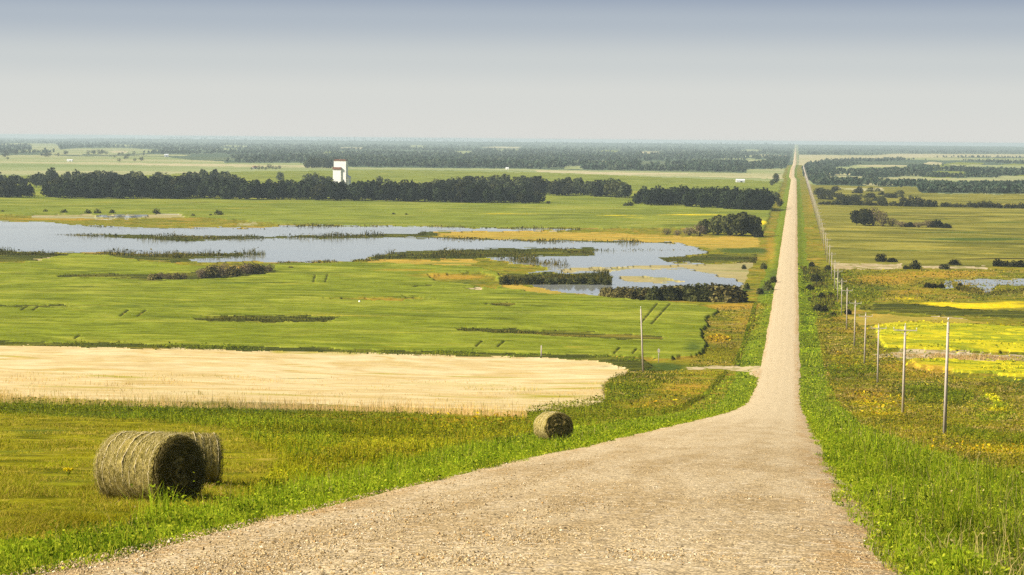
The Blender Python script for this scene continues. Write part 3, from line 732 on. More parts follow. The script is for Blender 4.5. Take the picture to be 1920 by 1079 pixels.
# left verge
VL1 = [(1434,698),(1366,700),(1330,742),(1280,772),(1130,795),(900,830),(700,880),(560,912),(430,948),(330,968),(250,986),(0,1030),(-60,1040),(-60,1120),(60,1120),(600,968),(1080,860),(1400,780)]
scatter('verge', VL1, 95000, .34, .009, 'lush', leaf=.42, clump=.8, scale=.9, seed=4)
scatter('verge', VL1, 2200, .5, .008, 'stem', leaf=.15, clump=1.2, scale=2, seed=202)
scatter('verge', [(1470,480),(1455,520),(1425,570),(1397,648),(1380,687),(1440,687),(1470,560)], 6000, .5, .02, 'lush', leaf=.3, clump=3, scale=10, seed=5)
for sgn, n in ((-1, 30000), (1, 26000)):
    y = np.exp(rng.uniform(math.log(17), math.log(430), n))
    o_ = rng.exponential(.55, n) - .22
    x = np.where(sgn < 0, road_l(y) + .25 - o_, road_r(y) + .12 + o_) + (vnoise(y / 2.5, y * 0, 8) - .5) * .5
    blades('verge', x, y, ground(x, y) + .02, (.07 + .16 * rng.random(n)) * (.6 + .8 * vnoise(x / .8, y / .8, 12)), np.maximum(.009, .0002 * y), cols_for('lush' if sgn < 0 else 'lush', x, y, .9, 31), .5, .4)
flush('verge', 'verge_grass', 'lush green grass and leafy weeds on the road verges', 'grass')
# mown hay meadow and the taller weeds behind it
scatter('meadow', [(-60,770),(0,775),(180,780),(420,800),(520,850),(560,880),(560,912),(430,950),(250,988),(0,1032),(-60,1042)], 120000, .15, .010, 'hay', lean=.9, clump=1.3, scale=2.2, seed=6)
scatter('meadow', [(410,795),(640,800),(900,815),(1000,800),(1120,790),(900,832),(700,880),(560,900),(460,930),(540,870)], 32000, .42, .014, 'mead', leaf=.45, clump=1.3, scale=2.5, seed=7)
scatter('meadow', [(-60,755),(0,758),(288,765),(640,775),(990,785),(1150,766),(1290,768),(1180,786),(900,822),(640,820),(420,805),(180,785),(-60,776)], 34000, .6, .018, 'herb', leaf=.7, clump=2.5, scale=5, seed=8)
scatter('meadow', [(180,780),(500,785),(640,800),(640,850),(540,860),(420,800)], 9000, .5, .015, 'lush', leaf=.5, clump=2, scale=4, seed=81)
# right rough meadow
scatter('meadow', [(1530,600),(1600,600),(1640,640),(1700,690),(1840,715),(1960,720),(1960,910),(1809,868),(1698,829),(1617,800),(1568,752),(1544,685)], 70000, .42, .014, 'rough', leaf=.65, clump=2.2, scale=5, seed=9)
scatter('meadow', [(1690,725),(1760,722),(1830,745),(1800,765),(1720,755)], 6000, .7, .02, 'herb', leaf=.6, clump=3, scale=9, seed=10)
scatter('meadow', [(1760,806),(1800,806),(1920,822),(1960,835),(1900,835),(1790,820)], 5000, .6, .015, 'herb', leaf=.6, clump=2, scale=4, seed=11)
scatter('meadow', [(1550,685),(1640,690),(1650,700),(1560,712)], 3000, .6, .02, 'herb', leaf=.6, clump=2, scale=4, seed=12)
# left rough meadow round the farm track
scatter('meadow', [(1140,715),(1180,700),(1280,694),(1360,700),(1330,742),(1280,770),(1140,760),(1135,730)], 12000, .4, .02, 'rough', leaf=.3, clump=4, scale=14, seed=13)
scatter('meadow', [(1160,690),(1230,688),(1270,705),(1180,760),(1135,755),(1135,725)], 6000, .6, .03, 'herb', leaf=.5, clump=4, scale=14, seed=14)
scatter('meadow', [(1310,580),(1440,570),(1400,640),(1380,687),(1290,687),(1320,640)], 9000, .45, .03, 'rough', leaf=.3, clump=5, scale=20, seed=15)
scatter('meadow', [(-60,640),(308,650),(640,658),(1000,667),(1200,674),(1200,682),(1000,675),(640,665),(308,657),(-60,649)], 8000, .9, .05, 'herb', leaf=.4, clump=6, scale=30, seed=16)
scatter('meadow', [(990,768),(1140,748),(1150,766),(1060,778),(990,786)], 3500, .7, .02, 'herb', leaf=.6, clump=2, scale=4, seed=95)
scatter('meadow', [(1500,520),(1545,508),(1600,510),(1620,530),(1660,555),(1620,575),(1560,600),(1525,595),(1515,560)], 9000, .7, .04, 'herb', leaf=.6, clump=6, scale=20, seed=96)
scatter('meadow', [(1560,505),(1920,507),(1960,560),(1700,570),(1620,560)], 9000, .5, .04, 'rough', leaf=.6, clump=8, scale=25, seed=97)
flush('meadow', 'meadow_grass', 'mixed meadow grass and weeds over the mown hay and rough ground', 'grass')
# straw coloured stems along the near edge of the grain
scatter('straw', [(-60,742),(0,746),(288,757),(640,764),(850,772),(990,777),(990,783),(640,772),(288,765),(0,757),(-60,754)], 11000, .95, .016, 'straw', lean=.2, clump=3, scale=12, seed=17, wk=.00012)
scatter('straw', [(-60,700),(1140,720),(1130,750),(990,772),(640,760),(288,754),(-60,742)], 14000, .62, .02, 'straw', lean=.2, clump=5, scale=25, seed=18, wk=.00016)
scatter('straw', [(1640,662),(1920,670),(1960,680),(1760,676)], 3500, .6, .03, 'straw', clump=3, scale=12, seed=19)
scatter('straw', [(170,905),(430,905),(440,930),(380,955),(200,952)], 900, .12, .008, 'straw', lean=1.2, clump=0, scale=1, seed=99)
flush('straw', 'straw_stems', 'pale straw coloured stems along the edge of the grain field', 'straw')
# yellow and orange flowers
for (poly, n, h, sd) in [([(660,788),(820,786),(980,784),(985,802),(840,808),(660,806)], 900, .5, 20), ([(1600,735),(1690,740),(1720,775),(1620,782)], 500, .5, 21), ([(1740,832),(1830,836),(1950,838),(1950,862),(1830,850),(1740,845)], 550, .45, 22), ([(1230,740),(1300,745),(1250,770),(1180,768)], 160, .5, 23), ([(1325,630),(1370,630),(1370,642),(1325,642)], 200, .5, 24), ([(1560,655),(1640,690),(1600,700),(1560,690)], 200, .5, 25)]:
    scatter('flower', poly, n, h, .05, 'yellow', leaf=.85, clump=2, scale=6, seed=sd, wk=.00035)
scatter('flower', [(1640,613),(1700,607),(1960,616),(1960,662),(1780,660),(1662,655)], 3000, .5, .05, 'canola', leaf=.7, clump=6, scale=30, seed=26, zoff=.55, wk=.0003)
scatter('flower', [(1702,679),(1860,684),(1960,686),(1960,712),(1800,701)], 2600, .5, .05, 'canola', leaf=.7, clump=6, scale=30, seed=27, zoff=.55, wk=.0003)
scatter('flower', [(1842,738),(1862,745),(1880,760),(1888,778),(1850,775),(1868,768)], 700, .5, .05, 'canola', leaf=.7, clump=6, scale=30, seed=28, zoff=.4, wk=.0003)
scatter('flower', [(1620,605),(1700,600),(1960,608),(1960,720),(1800,712),(1690,690),(1630,660)], 1600, .55, .05, 'canola', leaf=.7, clump=6, scale=30, seed=126, zoff=.1, wk=.0003)
scatter('flower', [(180,905),(330,960),(400,945),(500,900),(900,830),(700,860)], 60, .38, .03, 'yellow', leaf=.9, clump=2, scale=6, seed=29)
flush('flower', 'wildflowers', 'yellow and orange blossoms across the meadows and canola', 'flowers', 'petal')
# reeds
REEDS = [([(60,441),(140,441.5),(300,444),(500,446.5),(780,441),(795,437),(800,441),(780,446),(500,450),(345,456),(250,450),(130,444)], 5200, 2.4), ([(-60,471),(0,473),(180,477),(310,481),(455,477),(500,480),(455,486),(350,488),(230,482),(0,482),(-60,482)], 4200, 2.4),
 ([(720,478),(800,474),(1000,468),(1115,468),(1115,481),(1000,482),(880,486),(690,488)], 5000, 2.6), ([(1115,468),(1260,470),(1260,473),(1115,474)], 260, 2.6), ([(1180,466),(1330,472),(1330,477),(1250,475)], 260, 2.2), ([(940,520),(1140,518),(1148,530),(1140,535),(960,536)], 4200, 3.0), ([(1236,488),(1300,484),(1420,486),(1417,494),(1250,493)], 2200, 2.2),
 ([(655,491),(690,487),(760,483),(760,486),(690,491)], 700, 2.0), ([(930,488),(1000,486),(1010,494),(1070,500),(1060,506),(1000,500)], 900, 2.4), ([(800,445),(1000,453),(1180,455),(1270,458),(1180,458),(1000,456),(800,449)], 2000, 1.8), ([(520,424),(800,426),(1090,431),(1090,433),(800,428),(520,427)], 1500, 1.8), ([(90,421),(224,428),(340,430),(500,431),(500,432),(224,430),(90,423)], 900, 1.4),
 ([(520,493),(660,491),(660,493),(520,496)], 500, 1.6), ([(1611,574),(1700,572),(1850,586),(1940,592),(1940,598),(1850,594),(1700,586),(1611,580)], 3000, 1.4), ([(1505,545),(1540,530),(1570,550),(1560,600),(1530,590)], 1600, 1.6), ([(1790,535),(1830,540),(1850,550),(1940,540),(1940,548),(1850,556),(1790,545)], 900, 1.4), ([(1500,500),(1530,500),(1560,515),(1540,535),(1510,530)], 900, 1.6),
 ([(356,600),(430,597),(560,597),(640,600),(610,607),(480,609),(380,606)], 1600, .9), ([(853,620),(930,621),(1100,628),(1257,637),(1240,641),(1150,640),(1000,632),(860,624)], 2600, 1.0), ([(905,574),(950,572),(985,575),(950,578)], 500, .9), ([(110,519),(290,517),(290,522),(180,523)], 800, 1.4)]
for i, (poly, n, h) in enumerate(REEDS):
    scatter('reed', poly, n, h, .05, 'reed', lean=.25, leaf=.25, clump=14, scale=25, seed=40 + i, wk=.00024, zoff=-.1)
flush('reed', 'reeds', 'dark green brown reed beds standing along and in the lake', 'reeds')

# ------------------------------------------------------------------ trees and bushes
def quads(cen, nrm, size, asp=None):
    n = len(cen)
    t = np.cross(nrm, rng.normal(size=(n, 3))); t /= np.linalg.norm(t, axis=1)[:, None] + 1e-9
    b = np.cross(nrm, t)
    s = size[:, None]
    v = np.stack([cen - t * s - b * s * .6, cen + t * s * .8 - b * s, cen + t * s + b * s * .7, cen - t * s * .7 + b * s], 1)
    return v.reshape(-1, 3), np.arange(n * 4).reshape(n, 4)
def crown(kind, seed, nq):
    r = np.random.default_rng(seed)
    d = r.normal(size=(nq, 3)); d /= np.linalg.norm(d, axis=1)[:, None]
    # lumpy radius from random lobes
    lob = r.normal(size=(14, 3)); lob /= np.linalg.norm(lob, axis=1)[:, None]
    lobe = np.max((d @ lob.T) ** 6 * r.uniform(.5, 1, 14)[None], 1)
    rad = (.62 + .42 * lobe) * (1 - .55 * r.random(nq) ** 2.2)
    p = d * rad[:, None]
    nr = d + r.normal(0, .55, (nq, 3)); nr /= np.linalg.norm(nr, axis=1)[:, None]
    if kind == 'spruce':
        z = .06 + .94 * (p[:, 2] * .5 + .5)
        k = np.clip(1.15 - z, .05, 1) ** .75 * .34
        cen = np.stack([p[:, 0] * k * 1.25, p[:, 1] * k * 1.25, z], 1); sz = r.uniform(.03, .055, nq)
    elif kind == 'poplar':
        cen = np.stack([p[:, 0] * .27, p[:, 1] * .27, .56 + p[:, 2] * .44], 1); sz = r.uniform(.028, .05, nq)
    elif kind == 'round':
        cen = np.stack([p[:, 0] * .42, p[:, 1] * .42, .50 + p[:, 2] * .50], 1); sz = r.uniform(.03, .055, nq)
    elif kind == 'shrub':
        cen = np.stack([p[:, 0] * .62, p[:, 1] * .62, np.abs(p[:, 2]) * .95 + .03], 1); sz = r.uniform(.04, .075, nq)
    else:      # bare
        cen = np.stack([p[:, 0] * .42, p[:, 1] * .42, .48 + p[:, 2] * .50], 1); sz = r.uniform(.012, .03, nq)
    global rng
    keep = rng; rng = r
    v, f = quads(cen, nr, sz)
    rng = keep
    return v, f
def tree_mesh(kind, seed, nq, mleaf, mbark):
    v, f = crown(kind, seed, nq)
    tb = MB(); r = random.Random(seed)
    if kind in ('shrub', 'bare'):
        for k in range(9 if kind == 'bare' else 5):
            a = r.uniform(0, 6.28); s = r.uniform(.1, .4)
            tb.tube((0, 0, -.03), (math.cos(a) * s * .8, math.sin(a) * s * .8, r.uniform(.5, .92)), .018, .005, 5)
    else:
        tb.tube((0, 0, -.03), (0, 0, .45), .024, .016, 6); tb.tube((0, 0, .45), (0, 0, .9), .016, .004, 6)
        for k in range(7):
            a = r.uniform(0, 6.28); z = r.uniform(.25, .7); s = r.uniform(.12, .24)
            tb.tube((0, 0, z), (math.cos(a) * s, math.sin(a) * s, z + s * .6), .008, .003, 4)
    nv = len(v)
    tv = np.concatenate(tb.v)
    f4 = np.concatenate(tb.f4) + nv; f3 = np.concatenate(tb.f3) + nv
    mi = np.concatenate([np.zeros(len(f)), np.ones(len(f4)), np.ones(len(f3))])
    o = mesh_obj('proto', np.concatenate([v, tv]), [np.concatenate([f, f4]), f3], [mleaf, mbark], nper=mi)
    me = o.data; bpy.data.objects.remove(o)
    return me
BARK = plain_mat('bark', (.07, .055, .04), (.14, .115, .09), 14, .9)
LM = {
 'spruce': leaf_mat('spruce_needles', .1, base=(.008, .013, .006), twoc=(.026, .034, .014), var=.45),
 'poplar': leaf_mat('poplar_leaves', .25, base=(.028, .038, .016), twoc=(.055, .062, .026), var=.45),
 'willow': leaf_mat('willow_leaves', .25, base=(.045, .052, .014), twoc=(.09, .092, .028), var=.35),
 'bush': leaf_mat('bush_leaves', .2, base=(.015, .018, .008), twoc=(.034, .034, .013), var=.35),
 'brown': leaf_mat('brown_twigs', .15, base=(.09, .065, .036), twoc=(.15, .115, .068), var=.3),
 'olive': leaf_mat('olive_leaves', .25, base=(.10, .088, .028), twoc=(.18, .15, .05), var=.3),
}
PROTO = {}
def proto(kind, mat, nq=420, nvar=4):
    key = (kind, mat, nq)
    if key not in PROTO:
        PROTO[key] = [tree_mesh(kind, 100 + 7 * i + len(PROTO) * 31, nq, LM[mat], BARK) for i in range(nvar)]
        for m in PROTO[key]: m.name = kind + '_tree'
    return PROTO[key]
def plant(name, kind, mat, px, py, hpx, label, cat, group=None, nq=420, wide=1.0, lean=0.0, y=None):
    x, yy, z = at(px, py)
    if y is not None: pass
    h = hpx * yy / F
    me = random.choice(proto(kind, mat, nq))
    o = bpy.data.objects.new(name, me); COL.objects.link(o)
    o.location = (x, yy, z - .02 * h)
    w = h * wide * random.uniform(.9, 1.1)
    o.scale = (w, w, h)
    o.rotation_euler = (random.uniform(-.04, .04), lean, random.uniform(0, 6.28))
    tag(o, label, cat, group)
    return o
def belt(name, kind, mat, n, base, hts, label, cat, group, nq=420, wide=1.0, depth=3.0, hv=.24, weights=None, skip=None):
    bxs, bys = zip(*base); hxs, hhs = zip(*hts)
    for i in range(n):
        px = bxs[0] + (bxs[-1] - bxs[0]) * (i + random.random()) / n
        if skip and any(a < px < b for a, b in skip): continue
        py = float(np.interp(px, bxs, bys)) - random.random() * depth
        hp = float(np.interp(px, hxs, hhs)) * random.uniform(1 - hv, 1 + hv * .7)
        kd, mt = kind, mat
        if kind == 'spruce' and random.random() < .45: kd, mt = random.choice([('round', 'spruce'), ('round', 'bush'), ('poplar', 'spruce')])
        if kind == 'poplar' and random.random() < .4: kd, mt = random.choice([('round', 'poplar'), ('round', 'willow'), ('round', 'bush')])
        plant(name, kd, mt, px, py, hp, label, cat, group, nq, wide)

# main windbreak beyond the lake (left of its gap, and the long run right of it)
G1 = 'trees of the long dark windbreak beyond the lake'
belt('windbreak_tree', 'spruce', 'spruce', 22, [(-60,371.5),(58,373)], [(-60,34),(0,36),(58,26)], 'dark tree in the windbreak left of the narrow gap', 'tree', G1, wide=1.25, depth=4)
belt('windbreak_tree', 'spruce', 'spruce', 215, [(86,374),(400,375.5),(600,378),(800,381),(1012,384.5)], [(86,30),(130,42),(300,42),(400,36),(600,36),(760,36),(840,40),(940,34),(1012,25)], 'dark tree in the long windbreak beyond the lake', 'tree', G1, wide=1.25, depth=5)
# taller poplar woods behind it
G2 = 'poplars of the wood behind the windbreak'
belt('woodland_tree', 'poplar', 'poplar', 62, [(-60,354),(440,358)], [(-60,26),(0,30),(45,24),(100,30),(250,32),(330,28),(360,34),(440,30)], 'tall grey green tree in the wood rising behind the windbreak', 'tree', G2, wide=1.25, depth=9)
G3 = 'poplars of the wood at the end of the windbreak'
belt('woodland_tree', 'poplar', 'poplar', 74, [(806,363),(1000,367),(1182,374)], [(806,22),(840,30),(950,33),(1050,34),(1090,32),(1150,34),(1182,28)], 'grey green tree in the wood right of the windbreak end', 'tree', G3, wide=1.25, depth=4)
# square dark shelter block left of the road
G4 = 'trees of the square shelter block left of the road'
belt('shelter_tree', 'round', 'spruce', 66, [(1192,387),(1320,392),(1440,399)], [(1192,22),(1212,32),(1320,36),(1440,41)], 'dark tree in the square shelter block left of the road', 'tree', G4, wide=1.0, depth=9, hv=.07)
# single trees standing above the belts
SING = [(425,341,22,'small isolated tree rising above the windbreak left of the elevator','round','poplar'),
 (505,355,22,'bushy tree in the farmyard between poplar wood and elevator','round','poplar'),(545,358,24,'second bushy farmyard tree nearer the elevator','round','poplar'),
 (578,350,27,'leftmost tree of the tight clump beside the white elevator','round','poplar'),(590,350,28,'second tree of the tight clump beside the white elevator','round','poplar'),
 (604,352,24,'third tree of the tight clump beside the white elevator','round','poplar'),(616,352,23,'tree touching the left side of the white elevator','round','poplar'),
 (643,358,22,'small dark tree in front of the right corner of the elevator','spruce','spruce'),(678,350,12,'tiny tree right of the elevator','round','poplar'),
 (712,348,20,'lone tree in the field right of the elevator','round','poplar'),(728,362,30,'broad tree at the back of the windbreak right of the elevator','round','poplar'),
 (760,366,28,'pointed tree at the back of the windbreak','spruce','spruce'),(773,366,30,'second pointed tree at the back of the windbreak','spruce','spruce'),
 (478,360,26,'broad tree behind the windbreak left of the farmyard','round','poplar'),(365,350,31,'tall spire tree at the right end of the poplar wood','spruce','spruce'),
 (525,340,20,'small tree in the field left of the elevator clump','round','poplar'),(183,337,20,'low dome shaped tree behind the poplar wood','round','poplar'),(160,336,14,'low bushy tree left of the dome shaped tree','round','poplar'),(210,337,14,'low bushy tree right of the dome shaped tree','round','poplar'),
 (1455,346,22,'single upright tree left of the far road','poplar','poplar'),(1448,349,14,'low tree beside the upright roadside tree','round','poplar'),(1462,388,16,'dark round tree between the shelter block and the road','round','bush'),(1455,380,22,'bushy tree behind the right end of the shelter block','round','poplar')]
for (px, py, h, lab, kd, mt) in SING:
    plant('lone_tree', kd, mt, px, py, h, lab, 'tree', 'single trees on the plain', nq=360, wide=1.15 if kd != 'round' else 1.1)
for k, px in enumerate([1028, 1172, 1181]):
    plant('small_bush', 'shrub', 'bush', px, [384, 388, 388][k], [9, 9, 14][k], ['low dark bush just right of the windbreak end', 'low dark bush left of the shelter block', 'pointed dark bush at the left end of the shelter block'][k], 'bush', 'low bushes by the tree belts', nq=260)
# willow clump by the lake
W = [(1322,440,30,'round','willow',1.3,'smaller left willow of the clump by the lake'),(1345,441,40,'round','willow',1.2,'second willow of the clump by the lake'),(1368,442,44,'round','willow',1.15,'middle willow of the clump by the lake'),(1390,443,48,'round','willow',1.15,'tallest willow of the clump by the lake'),(1411,443,44,'round','willow',1.05,'rightmost willow of the clump by the lake'),(1422,445,20,'shrub','bush',.9,'low dark bush at the right foot of the willow clump')]
for (px, py, h, kd, mt, wd, lab) in W:
    plant('willow_tree', kd, mt, px, py, h, lab, 'tree', 'willow clump by the lake', nq=900, wide=wd)
for (px, py, h, lab) in [(1250,441,14,'grey leafless shrub farthest left of the willow clump'),(1270,442,12,'low grey shrub near the left of the willow clump'),(1292,442,18,'grey leafless shrub left of the willow clump'),(1310,443,24,'tall grey leafless shrub touching the willow clump')]:
    plant('bare_shrub', 'bare', 'brown', px, py, h, lab, 'shrub', 'grey shrubs by the lake', nq=700, wide=2.0)
# willow band on the near shore
for k in range(26):
    px = 1138 + k * 9.4 + random.uniform(-3, 3)
    t = (px - 1140) / 238
    plant('shore_willow', 'shrub', 'olive' if random.random() < .85 - .35 * t else 'willow', px, 561 + 6 * t + random.uniform(-3, 1), 22 + 19 * t * random.uniform(.75, 1.1) + random.uniform(-2, 2), 'olive willow bush in the band on the near lake shore', 'bush', 'willow bushes along the near lake shore', nq=800, wide=random.uniform(.9, 1.3))
for k in range(15):
    px = 948 + k * 13.5 + random.uniform(-2, 2)
    plant('island_willow', 'shrub', 'willow', px, 535 + random.uniform(-1, 1), 17 + random.uniform(-2, 3), 'green willow bush in the row on the small lake island', 'bush', 'willow bushes on the lake island', nq=520, wide=1.0)
# brown brush in the green field
for k, (px, py, h) in enumerate([(288,527,18),(302,527,19),(316,528,18),(330,528,19),(344,527,17),(378,524,24),(392,523,28),(404,522,30),(420,520,30),(436,520,24),(448,518,26),(463,516,28),(478,515,26),(492,514,22),(505,512,20),(545,506,8)]):
    plant('brown_shrub', 'bare' if k % 3 else 'shrub', 'brown' if k % 3 else 'olive', px, py, h, 'brown brushy shrub in the hollow of the green crop field', 'shrub', 'brown shrubs in the green field', nq=700, wide=1.35)
# little round bushes beyond the lake
for k, (px, py, h, lab) in enumerate([(5,399,6,'tiny bush at the far left beyond the lake'),(85,399,8,'first round bush from the left on the far lake shore'),(120,401,10,'dark leaning bush left of the two twin bushes'),(165,402,11,'left one of the twin round bushes beyond the lake'),(183,402,12,'right one of the twin round bushes beyond the lake'),(211,402,11,'dark bush above the left end of the small pond'),(293,402,13,'leaning bush above the right end of the small pond'),(362,407,7,'low brown bush right of the small pond'),(410,405,13,'dark round bush alone right of the pond'),(395,406,6,'tiny bush touching the lone dark round bush'),(738,404,6,'left tiny bush in the far green field'),(762,405,6,'right tiny bush in the far green field')]):
    plant('round_bush', 'shrub', 'bush', px, py, h, lab, 'bush', 'small round bushes beyond the lake', nq=240, wide=1.3)
# right of the road
for (px, py, h, kd, mt, wd, lab) in [(1606,423,33,'round','bush',1.0,'dark green tree at the left of the clump in the right pasture'),(1622,424,35,'round','bush',1.05,'dark green tree inside the clump in the right pasture'),(1637,424,38,'bare','brown',1.1,'tall brown half dead tree of the right pasture clump'),(1654,425,32,'bare','brown',1.1,'second brown half dead tree of the right pasture clump'),
   (1672,425,18,'bare','brown',1.9,'short brown shrub right of the half dead trees'),(1690,426,12,'bare','brown',2.6,'low brown brush, first after the half dead trees'),(1706,426,11,'shrub','bush',1.9,'low dark brush, second after the half dead trees'),(1722,427,12,'bare','brown',2.6,'low brown brush in the middle of the brush line'),(1740,427,16,'bare','brown',2.0,'brown brush mound left of the dark end bush'),(1756,427,17,'shrub','bush',1.3,'dark brush mound near the right end of the brush line'),(1774,428,10,'shrub','bush',1.8,'dark low bush ending the brush line at right')]:
    plant('pasture_tree' if h > 25 else 'pasture_brush', kd, mt, px, py, h, lab, 'tree' if h > 25 else 'brush', 'trees and brush in the right pasture', nq=700, wide=wd)
for (px, py, h, lab) in [(1652,491,18,'tall dark bush in the pasture left of the straw strip end'),(1673,492,10,'low dark bush right of the tall dark bush'),(1716,505,19,'round dark bush standing on the pale straw strip'),(1699,505,8,'low bush at the left foot of the round dark bush'),(1771,505,12,'small dark bush right on the broken straw strip'),(1790,497,12,'flat dark bush behind the broken straw strip'),(1870,500,17,'dark bush at the left of the right edge group'),(1884,500,12,'low bush in the right edge group'),(1900,501,13,'second low bush in the right edge group'),(1916,501,14,'rightmost dark bush by the picture edge')]:
    plant('pasture_bush', 'shrub', 'bush', px, py, h, lab, 'bush', 'dark bushes by the straw strip', nq=420, wide=1.05 if h > 14 else 1.7)
for (px, py, h, lab) in [(1540,560,12,'dark willow bush beside the road at the field entrance'),(1558,557,10,'second dark willow bush by the field entrance'),(1534,584,16,'broad dark willow bush by the little scummy pond'),(1546,586,14,'right dark willow bush by the little scummy pond'),(1552,508,12,'brown bush at the left end of the straw strip'),(1522,500,10,'dark bush on the verge near the straw strip'),(1530,528,16,'dark bush left of the scummy pond'),(1518,545,14,'dark bush low on the verge by the road'),(1590,590,12,'low dark bush right of the second pond'),(1563,594,10,'low dark bush between pond and poles'),(1740,540,12,'left dark bush by the right hand pond'),(1752,541,11,'middle dark bush by the right hand pond'),(1765,541,11,'right dark bush by the right hand pond'),(1800,537,8,'dark bush in the right hand pond')]:
    plant('roadside_bush', 'shrub', 'bush', px, py, h, lab, 'bush', 'dark bushes right of the road', nq=520, wide=1.2)
for (px, py, h, lab) in [(1440,545,22,'dark willow left of the road by the pond corner'),(1425,552,16,'smaller willow left of the pond corner willow'),(1400,543,14,'round willow at the right end of the shore band'),(1450,530,16,'willow on the left verge above the pond corner'),(1395,505,10,'low bush on the mud flat'),(1432,505,14,'bush between mud flat and left verge')]:
    plant('pond_willow', 'shrub', 'willow', px, py, h, lab, 'bush', 'willows left of the road by the pond', nq=520, wide=.8)
# hedgerow across the right pasture
for k in range(58):
    px = 1540 + k * 6.75 + random.uniform(-3, 3)
    if 1757 < px < 1767: continue
    h = 10 + 9 * math.exp(-((px - 1725) / 22) ** 2) + 6 * math.exp(-((px - 1855) / 10) ** 2) + random.uniform(-3, 4)
    plant('hedge_bush', 'shrub', 'bush', px, 384 + (px - 1540) * .019 + random.uniform(-.5, .5), h, 'dark bush in the hedgerow across the right pasture', 'bush', 'hedgerow bushes across the right pasture', nq=260, wide=random.uniform(.9, 1.5))

# far woods: thousands of crowns that read as one mass
def woods(name, polys, label, hmin, hmax, mat):
    Vs, Fs, n0 = [], [], 0
    for poly, n in polys:
        px, py = px_sample(poly, n)
        x, y = unproject(px, py)
        c = classify(px, py, x, y)
        k = (c == CI['forest']) & (fbm(x / 420, y / 1500, 61, 2) > .30) & ((x < road_l(y) - 12) | (x > road_r(y) + 12)); x, y = x[k], y[k]
        z = ground(x, y)
        m = len(x); nq = 16
        h = rng.uniform(hmin, hmax, m) * (.7 + .6 * vnoise(x / 300, y / 300, 77)); r = h * rng.uniform(.28, .42, m)
        d = rng.normal(size=(m, nq, 3)); d /= np.linalg.norm(d, axis=2)[:, :, None]
        cen = d * np.stack([r, r, h * .46], 1)[:, None, :] * rng.uniform(.6, 1, (m, nq, 1)) + np.stack([x, y, z + h * .5], 1)[:, None, :]
        nr = d + rng.normal(0, .4, (m, nq, 3)); nr /= np.linalg.norm(nr, axis=2)[:, :, None]
        sz = np.repeat(r * .5, nq) * rng.uniform(.7, 1.2, m * nq)
        v, f = quads(cen.reshape(-1, 3), nr.reshape(-1, 3), sz)
        Vs.append(v); Fs.append(f + n0); n0 += len(v)
        tc = np.array([[.030, .050, .030], [.042, .064, .036], [.058, .074, .042]])[rng.choice(3, m)] * rng.uniform(.8, 1.2, (m, 1))
        GB.setdefault(name, []).append(np.repeat(tc, nq * 4, 0))
    o = mesh_obj(name, np.concatenate(Vs), np.concatenate(Fs), mat, color=np.concatenate(GB[name]))
    return tag(o, label, 'woods', kind='stuff')
M['wood'] = leaf_mat('far_wood_leaves', .15)
woods('far_woods', [([(-160,252),(1492,266),(1488,326),(1290,322),(1000,317),(640,313),(560,306),(400,306),(-160,303)], 22000)], 'hazy distant woods left of the road up to the horizon', 7, 13, M['wood'])
woods('right_woods', [([(1498,274),(2040,280),(2040,366),(1720,362),(1640,349),(1530,347),(1506,332),(1497,325)], 14000)], 'hazy distant woods right of the road', 5.5, 9.5, M['wood'])
EX = [([(212,290),(280,290),(278,303),(300,302),(214,305)], 14), ([(5,288),(30,288),(50,300),(5,300)], 10), ([(75,290),(110,288),(110,297),(78,298)], 12), ([(118,286),(128,286),(128,292),(118,292)], 4), ([(160,287),(210,287),(208,291),(160,291)], 12)]
for k, (poly, n) in enumerate(EX):
    px, py = px_sample(poly, n)
    for a, b in zip(px, py):
        plant('field_tree', 'round', 'poplar', a, b, random.uniform(5, 10), 'hazy small tree in the pale fields near the left horizon', 'tree', 'far trees in the pale fields', nq=120, wide=1.3)
for k in range(14):
    px = 540 + (k % 7) * 13 + random.uniform(-4, 4)
    plant('grove_tree', 'round', 'poplar', 575 + k * 4.6, 315 + random.uniform(-2, 1), random.uniform(14, 22), 'hazy tree in the grove behind the elevator', 'tree', 'grove behind the elevator', nq=520, wide=1.2)
for k in range(9):
    plant('yard_tree', 'round', 'poplar', 472 + k * 6.5, 318 + random.uniform(-1, 1), random.uniform(6, 13), 'hazy tree round the far farmyard left of the elevator', 'tree', 'trees round the far farmyard', nq=160, wide=1.3)
# scrub below the right woods
for k in range(70):
    px = random.uniform(1530, 1710); py = random.uniform(356, 378) + (px - 1535) * .02
    plant('scrub_bush', 'shrub', 'bush' if k % 3 else 'willow', px, py, random.uniform(6, 12), 'dark scrub bush between the right woods and the hedgerow', 'bush', 'scrub below the right woods', nq=220, wide=random.uniform(1.0, 2.0))

